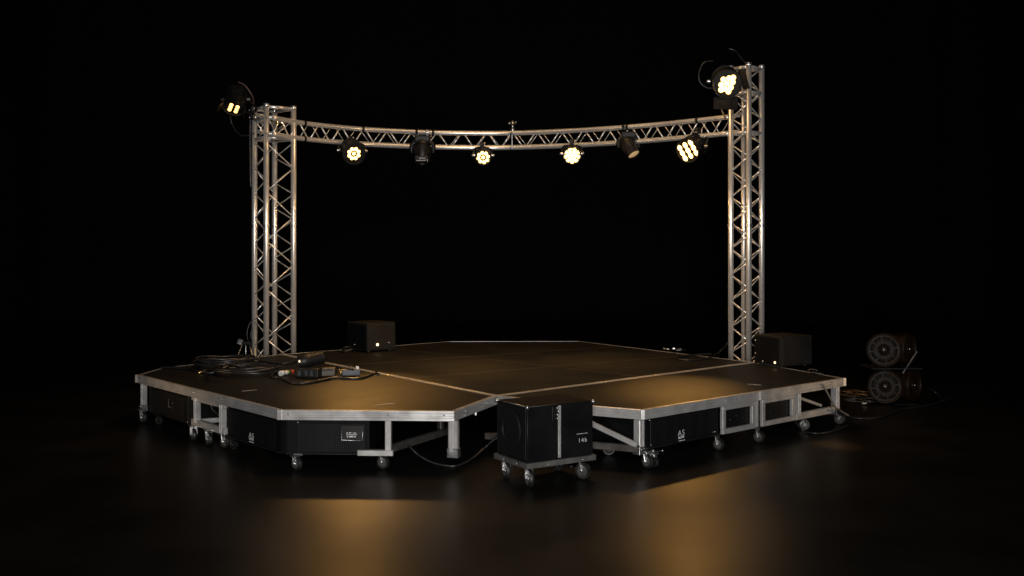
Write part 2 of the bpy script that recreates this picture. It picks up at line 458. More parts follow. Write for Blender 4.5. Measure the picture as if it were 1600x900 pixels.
# left wing: travel LL -> LF -> LC -> JUN keeps the stage on the left hand
post(left_p, LL, LF, 220, 0.13); caster(224, 661, left_p, .15, ang=.9)
pA = post(left_p, LL, LF, 303, 0.175, foot=False); pB = post(left_p, LL, LF, 343, 0.15, foot=False)
tA, tB = on_edge(LL, LF, 297), on_edge(LL, LF, 348)
k = MB(); k.bar(e3(LL, LF, tA, .035, .178), e3(LL, LF, tB, .035, .178), .05, .065); k.build('lower_rail', ALU, left_p)
k = MB(); k.bar(e3(LL, LF, tA, .036, ZD - .10), e3(LL, LF, tB, .036, ZD - .10), .045, .045); k.build('upper_rail', ALU, left_p)
k = MB(); k.bar(e3(LL, LF, tA + .01, .06, .18), e3(LL, LF, tA + .06, .75, .18), .05, .05); k.build('cross_beam', ALU, left_p)
k = MB(); k.bar(e3(LL, LF, tB - .01, .06, .18), e3(LL, LF, tB - .01, .75, .18), .05, .05); k.build('cross_beam', ALU, left_p)
k = MB(); k.bar(e3(LL, LF, tB - .03, .45, .20), e3(LL, LF, tB - .03, .45, ZD - .09), .05, .05); k.build('inner_leg', SHADESTEEL, left_p)
k = MB(); k.tube(catmull([e3(LL, LF, (tA + tB) / 2, .05, ZD - .09), e3(LL, LF, (tA + tB) / 2 + .012, .06, .34), e3(LL, LF, tB - .01, .10, .24), e3(LL, LF, tB - .004, .12, .19)]), .009, 8)
tag(k.build('hanging_cable', CABLE), 'short grey-black cable hanging inside the open bay of the left wing', 'cable')
caster(303, 689, left_p, .15, ang=.5); caster(327, 696, left_p, .15, ang=.7); caster(352, 700, left_p, .14, ang=1.0)
bolts(left_p, LL, LF, (302, 345, 262, 400))
# front side of the left wing
post(left_p, LF, LC, 606, 0.16, foot=False); t0 = on_edge(LF, LC, 558); t1 = on_edge(LF, LC, 614)
k = MB(); k.bar(e3(LF, LC, t0, .03, .15), e3(LF, LC, t1, .03, .15), .06, .05); k.build('lower_rail', ALU, left_p)
k = MB(); k.bar(e3(LF, LC, t1 - .04, .07, .17), e3(LF, LC, t1 + .28, 1.15, .17), .05, .065); k.build('cross_beam', SHADESTEEL, left_p)
k = MB(); k.bar(e3(LF, LC, t1 + .20, .95, .20), e3(LF, LC, t1 + .20, .95, ZD - .04), .05, .05); k.build('inner_leg', SHADESTEEL, left_p)
k = MB(); k.bar(e3(LF, LC, t1 + .255, 1.05, .20), e3(LF, LC, t1 + .255, 1.05, ZD - .04), .04, .04); k.build('inner_leg', SHADESTEEL, left_p)
caster(599, 733, left_p, .13, ang=1.2)
# corner leg hanging clear of the floor
dl = (LC - LF).normalized()
pc = LC + Vector((-.010, .060))
k = MB(); k.box((.088, .066, .285), frame(Vector((pc.x, pc.y, .291)), (0, 0, 1), (.25, .97, 0)), .010, 1)
k.box((.030, .008, .27), frame(Vector((pc.x - .02, pc.y - .034, .291)), (0, 0, 1), (.25, .97, 0)))
lg = k.build('leg', ALU, left_p)
MB().box((.104, .082, .085), frame(Vector((pc.x, pc.y, .150)), (0, 0, 1), (.25, .97, 0)), .006, 1).build('foot_bracket', STEEL, lg)
for q in ((-.022, .165), (.018, .17), (-.022, .135), (.02, .135)):
    MB().ball((pc.x + q[0] + .01, pc.y - .043, q[1]), .008, 1).build('bolt', STEEL, lg)
bolts(left_p, LF, LC, (450, 606, 694), r=.009); bolts(left_p, LC, JUN, (728, 760), r=.009); bolts(left_p, LC, JUN, (727,), z=ZD - .07, r=.007)
k = MB(); kp = e3(LC, JUN, .55, .03, ZD - .10); k.box((.02, .02, .04), Matrix.Translation(kp), .003, 1); k.build('hook', ALU, left_p)

# right wing: travel RF -> RR
p = post(right_p, RF, RR, 1004, .13, w=.07, off=.04); caster(1012, 732, right_p, .15, ang=.75)
k = MB(); lv = e3(RF, RR, on_edge(RF, RR, 1006), .02, .135); lw = e3(RF, RR, on_edge(RF, RR, 1031), -.03, .14); k.tube([lv, lw], .006, 8); k.ball(lw, .011); k.build('brake_lever', STEEL, right_p)
k = MB(); k.bar(e3(RF, RK, .04, .06, .19), e3(RF, RK, 3.4, .06, .17), .05, .06); k.build('cross_beam', SHADESTEEL, right_p)
a = e3(RF, RK, .06, .07, .22); b2 = e3(RF, RK, 1.4, .07, ZD - .08)
k = MB(); k.bar(a, b2, .03, .045); k.build('diagonal_brace', ALU, right_p)
def window_frame(xa, xb, z0, z1, wv=.05, off=.02, th=.035, fill=True):
    ta, tb = on_edge(RF, RR, xa), on_edge(RF, RR, xb); L = (RR - RF).length
    k = MB(); dz = .004
    k.bar(e3(RF, RR, ta, off, z0 + wv / 2), e3(RF, RR, tb, off, z0 + wv / 2), th, wv)
    k.bar(e3(RF, RR, ta, off, z1 - wv * .4), e3(RF, RR, tb, off, z1 - wv * .4), th, wv * .8)
    w = wv / L
    k.bar(e3(RF, RR, ta + w / 2, off + .0015, z0 + wv), e3(RF, RR, ta + w / 2, off + .0015, z1 - wv * .8), wv, th, up=Vector((-(RR - RF).normalized().y, (RR - RF).normalized().x, 0)))
    k.bar(e3(RF, RR, tb - w / 2, off + .0015, z0 + wv), e3(RF, RR, tb - w / 2, off + .0015, z1 - wv * .8), wv, th, up=Vector((-(RR - RF).normalized().y, (RR - RF).normalized().x, 0)))
    o = k.build('window_frame', ALU, right_p)
    if fill:
        k = MB(); k.bar(e3(RF, RR, ta + w * .8, off + .03, (z0 + z1) / 2), e3(RF, RR, tb - w * .8, off + .03, (z0 + z1) / 2), .01, z1 - z0 - wv * 1.5)
        k.build('dark_infill', GRILLE, o)
        tm = (ta + tb) / 2
        for q in range(3): MB().ball(e3(RF, RR, tm + (q - 1) * .03, off + .022, z0 + .12 + .03 * (q % 2)), .012).build('knob', BLACKM, o)
    for (tt, zz) in ((ta + w / 2, z0 + .02), (tb - w / 2, z0 + .02), (ta + w / 2, z1 - .02), (tb - w / 2, z1 - .02)):
        MB().ball(e3(RF, RR, tt, off - th / 2, zz), .007, 1).build('bolt', STEEL, o)
window_frame(1130, 1181, .165, ZD - .087)
window_frame(1192, 1243, .165, ZD - .087)
k = MB(); t_ = on_edge(RF, RR, 1186.5); k.bar(e3(RF, RR, t_, .04, .165), e3(RF, RR, t_, .04, ZD - .087), .045, .03); k.build('leg', ALU, right_p)
post(right_p, RF, RR, 1251, .20, foot=False, w=.05)
post(right_p, RF, RR, 1311, .13, w=.07, off=.045)
ta, tb = on_edge(RF, RR, 1246), on_edge(RF, RR, 1306)
k = MB(); k.bar(e3(RF, RR, ta, .030, .195), e3(RF, RR, tb, .030, .195), .045, .07); k.build('lower_rail', ALU, right_p)
k = MB(); k.bar(e3(RF, RR, ta + .02, .09, .40), e3(RF, RR, tb - .03, .12, .235), .025, .03); k.build('diagonal_brace', ALU, right_p)
k = MB(); k.bar(e3(RF, RR, tb - .04, .015, .215), e3(RF, RR, tb + .01, .015, .205), .012, .05); k.build('corner_plate', BRASS, right_p)
caster(1186, 692, right_p, .165, ang=.8); caster(1256, 672, right_p, .165, ang=1.5); caster(1312, 663, right_p, .15, ang=.9)
bolts(right_p, RF, RR, (1018, 1134, 1151, 1236, 1283, 1296)); bolts(right_p, RF, RR, (1190, 1300), z=ZD - .07)
k = MB(); k.bar(e3(RF, RR, on_edge(RF, RR, 1187.3), -.003, ZD - .086), e3(RF, RR, on_edge(RF, RR, 1187.3), -.003, ZD - .004), .02, .008); k.build('joint_cover', ALU, right_p)
MB().prism([RF + Vector(q) for q in ((-.022, -.006), (.016, -.006), (.016, .02), (-.022, .02))], ZD - .082, ZD + .003, .003).build('corner_cap', ALU, right_p)
MB().prism([RR + Vector(q) for q in ((-.022, -.022), (.012, -.010), (.010, .02), (-.022, .02))], ZD - .084, ZD + .004, .003).build('corner_cap', ALU, right_p)
MB().prism([LF + Vector(q) for q in ((-.022, -.008), (.022, -.010), (.022, .02), (-.022, .02))], ZD - .084, ZD + .004, .003).build('corner_cap', ALU, left_p)
MB().prism([LL + Vector(q) for q in ((-.012, -.008), (.022, -.022), (.022, .02), (-.012, .02))], ZD - .084, ZD + .004, .003).build('corner_cap', ALU, left_p)
# hidden legs that carry the centre deck
for (x_, y_) in ((0.0, 10.3), (-2.2, 12.4), (2.3, 11.9), (-.9, 14.6), (.9, 14.6)):
    k = MB(); k.box((.06, .06, ZD - .03), Matrix.Translation((x_, y_, (ZD - .03) / 2)), .003, 1); k.build('leg', ALU, mid_p)
for poly_, t_, fr in ((left_poly, left_p, None), (right_poly, right_p, None)):
    c_ = sum(poly_, Vector((0, 0))) / len(poly_)
    k = MB(); k.box((.06, .06, ZD - .03), Matrix.Translation((c_.x, c_.y + .5, (ZD - .03) / 2)), .003, 1); k.build('inner_leg', SHADESTEEL, t_)
# narrow joint strips between the sheets of the centre deck
for q0, q1 in ((.34, .30), (.66, .72)):
    for A0, A1, B0, B1 in ((JUN, RLL, RRR, BR),):
        a_ = A0.lerp(A1, q0); b_ = RRR.lerp(BR, q1); d_ = (b_ - a_).normalized(); n2_ = Vector((-d_.y, d_.x)) * .004
        a_ = a_ + d_ * .06; b_ = b_ - d_ * .06
        MB().prism([a_ - n2_, b_ - n2_, b_ + n2_, a_ + n2_], ZD - .0005, ZD + .0008).build('joint_strip', DULL, mid_p)
a_ = RLL.lerp(BL, .55); b_ = JUN.lerp(RRR, .5); d_ = (b_ - a_).normalized(); n2_ = Vector((-d_.y, d_.x)) * .004; a_ = a_ + d_ * .06; b_ = b_ - d_ * .06
MB().prism([a_ - n2_, b_ - n2_, b_ + n2_, a_ + n2_], ZD - .0005, ZD + .0010).build('joint_strip', DULL, mid_p)
# joint bolts on the seam rails
for A, B, fr in ((JUN, RLL, (.03, .17, .42, .7)), (JUN, RRR, (.10, .36, .55, .72))):
    for q in fr:
        pp = A + (B - A) * q; MB().lathe([(.014, 0), (.014, .004), (.008, .006)], Matrix.Translation((pp.x, pp.y, ZD + .002)), 10, cap=True).build('bolt', BRASS, mid_p)
# scuffed tape marks, each a thin strip stuck to the deck
def tape_mark(a, b_, w, label):
    d = (b_ - a).normalized(); nrm = Vector((-d.y, d.x, 0)) * w / 2
    k = MB(); k.prism([(a - nrm).xy, (b_ - nrm).xy, (b_ + nrm).xy, (a + nrm).xy], ZD + .0015, ZD + .0035)
    tag(k.build('tape_mark', TAPE), label, 'tape mark', 'tape marks on the deck')
tape_mark(P(378, 611.5, ZD), P(401, 609.5, ZD), .016, 'thin pale tape mark on the left wing in front of the coiled cables')
tape_mark(P(586, 634, ZD), P(603, 632, ZD), .022, 'small pale tape mark near the front edge of the left wing, left of its twin')
tape_mark(P(602, 631, ZD), P(616, 631.5, ZD), .022, 'small pale tape mark near the front edge of the left wing, right of its twin')
tape_mark(P(1168, 600.5, ZD), P(1189, 602, ZD), .018, 'thin pale tape mark on the right wing in front of the monitor box')

# ------------------------------------------------------------------ bass cabinets under the stage
def print_part(txt, size, origin, nrm, parent, mat=WHITE, name='logo'):
    o_ = Vector(origin); M = frame(o_, nrm)
    out = None
    for i, ch in enumerate(txt.replace(' ', '')):
        step = (i - (len(txt.replace(' ', '')) - 1) / 2) * size * .68
        out = text_mb(ch, size, M @ Matrix.Translation((step, 0, 0))).build('letter', mat, parent)
    return out
def bars_part(rows, origin, nrm, parent, mat=WHITE, name='printed_text'):
    """tiny illegible print: rows of (x0, x1, y, h)"""
    M = frame(Vector(origin), nrm); k = MB()
    for x0, x1, y, h in rows:
        k.box((x1 - x0, h, .002), M @ Matrix.Translation(((x0 + x1) / 2, y, 0)))
    return k.build(name, mat, parent)
def edge_n(A, B):
    d = (B - A).normalized(); return Vector((d.y, -d.x, 0))
GS = 'bass speakers pushed under the stage'
# far left cabinet
ta, tb = on_edge(LL, LF, 227), on_edge(LL, LF, 292)
t = thing('bass_speaker', 'plain black bass speaker under the far left end of the stage', 'speaker', e3(LL, LF, (ta + tb) / 2, .4, 0), GS)
q = [e3(LL, LF, ta, .045, 0), e3(LL, LF, tb, .045, 0), e3(LL, LF, tb, .75, 0), e3(LL, LF, ta, .75, 0)]
MB().prism([v.xy for v in q], .125, ZD - .095, .012).build('cabinet', CAB, t)
n_ = edge_n(LL, LF); tg = (ta + tb) / 2 - .02
k = MB(); k.bar(e3(LL, LF, ta + .015, .041, .275), e3(LL, LF, tb - .05, .041, .275), .008, .25); k.build('grille', GRILLE, t)
k = MB(); k.bar(e3(LL, LF, tb - .012, .040, .14), e3(LL, LF, tb - .012, .040, ZD - .10), .012, .03, up=-n_); k.build('corner_strip', BLACKM, t)
print_part('L:', .13, e3(LL, LF, on_edge(LL, LF, 262), .034, .25), n_, t, GREYP)
MB().ball(e3(LL, LF, tb - .02, .035, .15), .008).build('bolt', STEEL, t)
for (fx, fo) in ((ta + .03, .12), (tb - .03, .12), (ta + .03, .68), (tb - .03, .68)):
    q_ = e3(LL, LF, fx, fo, 0); caster(0, 0, t, .128, r=.045, p=(q_.x, q_.y), mats=(BLACKM, RUBBER, BLACKM))
# big corner cabinet
ta = on_edge(LL, LF, 349); tb = on_edge(LF, LC, 576)
c0 = e3(LL, LF, ta, .04, 0); n1 = edge_n(LL, LF); n2 = edge_n(LF, LC)
ci = inset([LL, LF, LC], .04)[1]
c2 = e3(LF, LC, tb, .04, 0)
d1 = (LL - LF).normalized(); d2 = (LC - LF).normalized()
poly_ = [Vector(c0.xy), ci + d1 * .035, ci + d2 * .035, Vector(c2.xy), Vector(c2.xy) + Vector((.02, .75)), Vector(c0.xy) + Vector((.62, .60))]
t = thing('bass_speaker', 'large black bass speaker wrapping the front left corner of the stage', 'speaker', (ci.x, ci.y + .5, 0), GS)
MB().prism(poly_, .125, ZD - .092, .010).build('cabinet', CAB, t)
k = MB(); k.bar(e3(LL, LF, ta + .02, .037, .275), e3(LL, LF, .955, .037, .275), .008, .255); k.build('grille', GRILLE, t)
k = MB(); k.bar(e3(LF, LC, .09, .037, .275), e3(LF, LC, tb - .02, .037, .275), .008, .255); k.build('grille', GRILLE, t)
for A, B, a_, b_ in ((LL, LF, ta, .985), (LF, LC, .03, tb)):
    k = MB(); k.bar(e3(A, B, a_, .034, .133), e3(A, B, b_, .034, .133), .012, .014); k.build('bottom_trim', BLACKM, t)
xl = e3(LL, LF, on_edge(LL, LF, 388), .030, 0)
print_part('AS', .075, (xl.x, xl.y, .185), n1, t); bars_part([(-.045, .045, 0, .008), (-.045, -.01, .026, .016), (.0, .04, .026, .016)], (xl.x, xl.y, .152), n1, t)
xp = e3(LF, LC, on_edge(LF, LC, 549), .032, 0)
M = frame(Vector((xp.x, xp.y, .315)), n2)
k = MB(); k.box((.200, .135, .010), M, .006, 2); pp_ = k.build('connector_plate', BLACKM, t)
k = MB(); z_ = .007
k.tube([M @ Vector((-.093, .05, z_)), M @ Vector((-.093, -.058, z_)), M @ Vector((.088, -.062, z_)), M @ Vector((.094, -.055, z_)), M @ Vector((.094, .058, z_))], .0025, 6); k.build('plate_rim', STEEL, pp_)
bars_part([(-.05, .045, -.008, .006), (-.048, -.036, .006, .012), (-.026, -.006, .008, .010), (.008, .038, .006, .008), (-.045, -.032, -.026, .014), (-.024, .012, -.025, .014), (.018, .034, -.026, .013)], M @ Vector((0, 0, .008)), n2, pp_)
MB().ball(M @ Vector((.066, .008, .006)), .006, 1).build('screw', STEEL, pp_)
MB().ball(e3(LF, LC, .10, .03, ZD - .11), .008, 1).build('bolt', STEEL, t)
k = MB(); k.bar(e3(LF, LC, .075, .024, .128), e3(LF, LC, .13, .024, .128), .012, .022); k.build('corner_bracket', STEEL, t)
caster(464, 735, t, .125, ang=.9); caster(366, 702, t, .125, r=.045, ang=1.0, mats=(BLACKM, RUBBER, BLACKM))
q_ = poly_[4]; caster(0, 0, t, .125, p=(q_.x - .1, q_.y - .12), ang=.4, mats=(BLACKM, RUBBER, BLACKM))
# right cabinet
ta, tb = on_edge(RF, RR, 1015), on_edge(RF, RR, 1128); n3 = edge_n(RF, RR)
t = thing('bass_speaker', 'black bass speaker with white logo under the right wing beside the framed openings', 'speaker', e3(RF, RR, (ta + tb) / 2, .4, 0), GS)
q = [e3(RF, RR, ta, .04, 0), e3(RF, RR, tb, .04, 0), e3(RF, RR, tb, .70, 0), e3(RF, RR, ta, .70, 0)]
MB().prism([v.xy for v in q], .155, ZD - .092, .010).build('cabinet', CAB, t)
k = MB(); k.bar(e3(RF, RR, ta + .015, .037, .30), e3(RF, RR, tb - .015, .037, .30), .008, .235); k.build('grille', GRILLE, t)
k = MB(); k.bar(e3(RF, RR, ta, .034, .166), e3(RF, RR, tb, .034, .166), .012, .016); k.build('bottom_trim', BLACKM, t)
xl = e3(RF, RR, on_edge(RF, RR, 1069), .030, 0)
print_part('AS', .075, (xl.x, xl.y, .225), n3, t); bars_part([(-.04, .05, -.028, .007), (-.045, -.012, .0, .020), (-.004, .036, .004, .020)], (xl.x, xl.y, .208), n3, t)
for xx, zz in ((1019, ZD - .105), (1021, .19), (1118, .20), (1121, .20)):
    MB().ball(e3(RF, RR, on_edge(RF, RR, xx), .030, zz), .008, 1).build('bolt', STEEL, t)
caster(1123, 704, t, .155, ang=.8); caster(1023, 730, t, .155, r=.045, ang=.6, mats=(STEEL, RUBBER, BLACKM))
for fx in (ta + .04, tb - .04):
    q_ = e3(RF, RR, fx, .62, 0); caster(0, 0, t, .155, p=(q_.x, q_.y), mats=(BLACKM, RUBBER, BLACKM))

# ------------------------------------------------------------------ bass speaker on its dolly in front of the stage
ZT, ZB = .665, .215
fr_ = P(824, 636, ZT).xy
u = Vector((math.cos(math.radians(32)), math.sin(math.radians(32)))); v = Vector((-u.y, u.x))
fw_, fd_ = .655, .475
base = [fr_, fr_ + u * fw_, fr_ + u * fw_ + v * fd_, fr_ + v * fd_]
cc = sum(base, Vector((0, 0))) / 4
dol = thing('speaker_dolly', 'low grey steel dolly on four casters in front of the stage', 'dolly', (cc.x, cc.y, 0))
o_ = .018
dp = inset(base, -o_); di = inset(base, .035)
k = MB()
for i in range(4):
    j = (i + 1) % 4; b = bmesh.new()
    vs = [b.verts.new((*w_, z)) for w_, z in ((dp[i], ZB - .046), (dp[j], ZB - .046), (dp[j], ZB - .003), (dp[i], ZB - .003), (di[i], ZB - .046), (di[j], ZB - .046), (di[j], ZB - .003), (di[i], ZB - .003))]
    for f in ((0, 1, 2, 3), (5, 4, 7, 6), (3, 2, 6, 7), (1, 0, 4, 5)): b.faces.new([vs[z] for z in f])
    bmesh.ops.recalc_face_normals(b, faces=b.faces); k.merge(b)
k.build('dolly_frame', noise_mat('grey_frame_paint', (0.08, 0.08, 0.077), (0.13, 0.13, 0.125), (0.35, 0.5), 0.4, 9), dol)
k = MB(); k.prism(di, ZB - .045, ZB - .012); k.build('platform', BLACKM, dol)
for i, q in enumerate(((.06, .06), (fw_ - .06, .06), (fw_ - .06, fd_ - .06), (.06, fd_ - .06))):
    w_ = fr_ + u * q[0] + v * q[1]; caster(0, 0, dol, ZB - .046, r=.073, p=(w_.x, w_.y), ang=(.35, 1.0, .4, .3)[i])
for i, q in ((0, .3), (0, .8), (3, .3), (3, .7)):
    A, B = dp[i], dp[(i + 1) % 4]; w_ = A + (B - A) * q; MB().ball((w_.x, w_.y, ZB - .028), .008, 1).build('bolt', STEEL, dol)
bs = thing('bass_speaker', 'black bass speaker with silver strip standing on the caster dolly', 'speaker', (cc.x, cc.y, ZB))
MB().prism(base, ZB, ZT, .008).build('cabinet', CAB, bs)
nl = Vector((-u.x, -u.y, 0)); nf = Vector((-v.x, -v.y, 0)); u3 = Vector((*u, 0)); v3 = Vector((*v, 0))
# perforated side with round driver behind
mc = fr_ + v * fd_ / 2; ML = frame(Vector((mc.x, mc.y, (ZB + ZT) / 2)) + nl * .004, nl)
k = MB(); k.box((fd_ - .03, ZT - ZB - .03, .008), ML, .003, 1); gr = k.build('grille', GRILLE, bs)
MB().lathe([(.10, .0), (.105, .012), (.150, .018), (.168, .014), (.172, .003)], ML @ Matrix.Translation((-.02, .01, .002)), 40).build('driver_ring', GRILLE, gr)
# silver strip and latch on the front face
def fpt(s, z, out=.002): 
    w_ = fr_ + u * s; return Vector((w_.x, w_.y, z)) + nf * out
sx = .655 * .475
k = MB(); k.bar(fpt(sx, ZB + .01, .003), fpt(sx, ZT - .012, .003), .010, .026, up=u3, bev=.002); k.build('silver_strip', ALU, bs)
k = MB(); k.bar(fpt(sx - .045, ZT - .13, .004), fpt(sx - .045, ZT - .015, .004), .012, .06, up=u3, bev=.003); lt_ = k.build('latch_plate', BLACKM, bs)
for z_ in (.03, .085, .115): MB().ball(fpt(sx - .025, ZT - z_, .012), .012, 1).build('latch_screw', STEEL, lt_)
k = MB(); k.tube([fpt(sx - .025, ZT - .035, .018), fpt(sx - .022, ZT - .08, .022)], .006, 8); k.build('latch_handle', STEEL, lt_)
for z_ in (.11, .26, .05): MB().ball(fpt(sx, ZB + z_, .009), .006, 1).build('rivet', STEEL, bs)
print_part('1 4b', .048, fpt(.545, ZB + .115, .003), nf, bs); bars_part([(-.06, -.03, 0, .004), (-.025, .01, 0, .004), (.018, .05, 0, .004)], fpt(.545, ZB + .185, .003), nf, bs)
for w_, z_ in ((base[0], ZT), (base[1], ZT), (base[3], ZT)):
    MB().ball((w_.x, w_.y, z_ - .006), .016, 2).build('corner_cap', STEEL, bs)
for a_, b_ in ((base[0], base[3]), (base[0], base[1])):
    k = MB(); k.tube([(a_.x, a_.y, ZT - .002), (b_.x, b_.y, ZT - .002)], .0045, 6); k.build('edge_trim', BLACKM if b_ is base[1] else STEEL, bs)
k = MB(); k.tube([(base[0].x, base[0].y, ZB), (base[0].x, base[0].y, ZT)], .005, 6); k.build('edge_trim', BLACKM, bs)

# ------------------------------------------------------------------ monitor boxes on the deck
def monitor(label, front, ang, w, d, h, marks):
    f_ = front.xy; u = Vector((math.cos(ang), math.sin(ang))); v = Vector((-u.y, u.x))
    base = [f_, f_ + u * w, f_ + u * w + v * d, f_ + v * d]; c_ = sum(base, Vector((0, 0))) / 4
    t = thing('monitor_speaker', label, 'speaker', (c_.x, c_.y, ZD + .003), 'monitor boxes on the deck')
    MB().prism(base, ZD + .018, ZD + h, .012).build('cabinet', MONI, t)
    for q in ((.06, .06), (w - .06, .06), (w - .06, d - .06), (.06, d - .06)):
        p_ = f_ + u * q[0] + v * q[1]; MB().lathe([(.025, 0), (.025, .014), (.02, .017)], Matrix.Translation((p_.x, p_.y, ZD + .003)), 12).build('foot', RUBBER, t)
    nf = Vector((-v.x, -v.y, 0)); nl = Vector((-u.x, -u.y, 0))
    mc = f_ + u * w / 2; M = frame(Vector((mc.x, mc.y, ZD + .018 + (h - .018) / 2)) + nf * .003, nf)
    MB().box((w - .05, h - .06, .008), M, .004, 1).build('front_panel', MONI, t)
    mc = f_ + v * d / 2; M = frame(Vector((mc.x, mc.y, ZD + .018 + (h - .018) / 2)) + nl * .003, nl)
    MB().box((d - .05, h - .06, .008), M, .004, 1).build('side_panel', CAB, t)
    for face, s, z, r, m in marks:
        p_ = (f_ + u * s) if face == 'f' else (f_ + v * s)
        o_ = nf if face == 'f' else nl
        MB().ball(Vector((p_.x, p_.y, ZD + z)) + o_ * .008, r, 2, (1, 1, 1)).build('indicator' if m is INDIC else 'socket', m, t)
    return t
monitor('dark brown monitor box on the deck by the rear left edge', P(574, 551, ZD), math.radians(42), .47, .50, .40,
        [('f', .16, .10, .020, INDIC), ('f', .34, .12, .010, STEEL), ('f', .36, .11, .010, STEEL), ('l', .30, .09, .015, STEEL)])
monitor('charcoal monitor box on the right wing in front of the right tower', P(1220, 575.5, ZD), math.radians(28), .50, .46, .375,
        [('l', .09, .06, .014, INDIC), ('l', .30, .055, .014, STEEL), ('l', .43, .30, .012, STEEL), ('l', .43, .14, .012, STEEL)])

# ------------------------------------------------------------------ truss towers
def collar(mb, p, r, h=.035): 
    mb.lathe([(r, -h / 2), (r * 1.28, -h / 2), (r * 1.28, h / 2), (r, h / 2)], Matrix.Translation(p), 16)
def tower(label, legs, top, r, step, rings, joint, narrow):
    c = sum(legs, Vector((0, 0))) / 4
    t = thing('truss_tower', label, 'truss tower', (c.x, c.y, 0), 'upright truss towers')
    for q in legs:
        k = MB(); k.tube([(q.x, q.y, .012), (q.x, q.y, joint - .02), (q.x, q.y, joint + .02), (q.x, q.y, top)], r, 16)
        lg = k.build('leg', TRUSS, t)
        k = MB(); collar(k, (q.x, q.y, joint), r); k.build('joint_collar', STEEL, lg)
        k = MB(); k.lathe([(r * 1.15, -.02), (r * 1.25, 0), (r * 1.15, .02), (0.0, .024)], Matrix.Translation((q.x, q.y, top)), 14); k.build('end_cap', STEEL, lg)
    MB().prism([q + (q - c).normalized() * .10 for q in legs], 0.0, .012).build('base_plate', STEEL, t)
    n = len(legs)
    for i in range(n):
        A, B = legs[i], legs[(i + 1) % n]
        ring_z = sorted([z for z in rings]); 
        z = .05; side = i % 2; pts = []
        st = step * (1.0 if i % 2 == 0 else narrow)
        while z < top - .02:
            pts.append(Vector(((A if side == 0 else B).x, (A if side == 0 else B).y, z)))
            side = 1 - side; z += st * random.uniform(.97, 1.03)
        k = MB()
        for a_, b_ in zip(pts, pts[1:]): 
            k.tube([a_, b_], .0095, 7)
        k.build('lacing', TRUSS, t)
        for z in rings:
            k = MB(); k.tube([(A.x, A.y, z), (B.x, B.y, z)], r * .62, 10); k.build('ring_bar', TRUSS, t)
    return t
def sq(front_px, y, th, s):
    f_ = P(front_px, y, ZD).xy; a = math.radians(th)
    u = Vector((math.cos(a), math.sin(a))); v = Vector((-u.y, u.x))
    return [f_, f_ + u * s, f_ + u * s + v * s, f_ + v * s]
Lleg = sq(416, 552.0, 37.2, .40)
back = D(429, 552, (Lleg[2].y + .0)).xy; Lleg[2] = back
Rleg = sq(1170, 558.5, 41, .285)
zl = H + (HOR - 164) / F * Lleg[0].y; zr = H + (HOR - 100) / F * Rleg[0].y
ZC_T, ZC_B = 3.70, 3.48                              # truss chord heights
tower('square aluminium truss tower at the rear left corner of the stage', Lleg, zl, .038, .335, (zl - .02, ZC_B - .02, ZC_T + .02), H + (HOR - 353) / F * Lleg[0].y, .53)
tower('taller aluminium truss tower behind the right monitor box', Rleg, zr, .037, .172, (zr - .03, H + (HOR - 143) / F * Rleg[0].y, ZC_B - .01), H + (HOR - 352) / F * Rleg[0].y, 1.0)

# ------------------------------------------------------------------ curved truss
def dd(y): return (ZC_T - H) * F / (HOR - y)
tp = [(424, 183.5), (475, 192.5), (560, 201.5), (650, 206.5), (720, 208.3), (800, 208.3), (900, 204.2), (1000, 197), (1060, 191.3), (1141, 182.5)]
ctrl = [Vector(((x - 800) / F * dd(y), dd(y), 0)) for x, y in tp]
arc = catmull(ctrl, 14)
L_ = [0]
for a_, b_ in zip(arc, arc[1:]): L_.append(L_[-1] + (b_ - a_).length)
def arc_at(s, off=0.0):
    s = max(0, min(L_[-1], s))
    for i in range(len(L_) - 1):
        if L_[i + 1] >= s: break
    q = (s - L_[i]) / max(1e-6, L_[i + 1] - L_[i]); p = arc[i].lerp(arc[i + 1], q)
    tg = (arc[min(i + 2, len(arc) - 1)] - arc[max(i - 1, 0)]).normalized()
    return p + Vector((-tg.y, tg.x, 0)) * off, tg
def arc_s(x):
    best = min(range(len(arc)), key=lambda i: abs(800 + arc[i].x / arc[i].y * F - x)); return L_[best]
mc, _ = arc_at(L_[-1] / 2)
ct = thing('curved_truss', 'curved horizontal aluminium truss spanning between the two towers', 'truss', (mc.x, mc.y, ZC_B))
WB = .22; BZ = .042
for off, z in ((0, ZC_T), (0, ZC_B), (WB, ZC_T + BZ), (WB, ZC_B + BZ)):
    k = MB(); k.tube([arc_at(L_[-1] * i / 70, off)[0] + Vector((0, 0, z)) for i in range(71)], .034 if off == 0 else .026, 14); k.build('chord', TRUSS, ct)
stp = .19; N = int(L_[-1] / stp)
for off, ph in ((0, 0), (WB, 0)):
    k = MB()
    for i in range(N):
        if i % 2 == 1 and i % 4 == 3 and off == 0 and random.random() < .0: continue
        a_ = arc_at(i * stp + .03, off)[0] + Vector((0, 0, (ZC_B, ZC_T)[(i + ph) % 2] + (BZ if off else 0))); b_ = arc_at((i + 1) * stp - .0, off)[0] + Vector((0, 0, (ZC_B, ZC_T)[(i + 1 + ph) % 2] + (BZ if off else 0)))
        k.tube([a_, b_], .011 if off == 0 else .006, 7)
    k.build('lacing', TRUSS, ct)
for z in (ZC_T, ZC_B):
    k = MB()
    for i in range(0, N, 3):
        a_ = arc_at(i * stp, 0)[0] + Vector((0, 0, z)); b_ = arc_at(i * stp, WB)[0] + Vector((0, 0, z + BZ)); k.tube([a_, b_], .009, 6)
    k.build('lacing', TRUSS, ct)
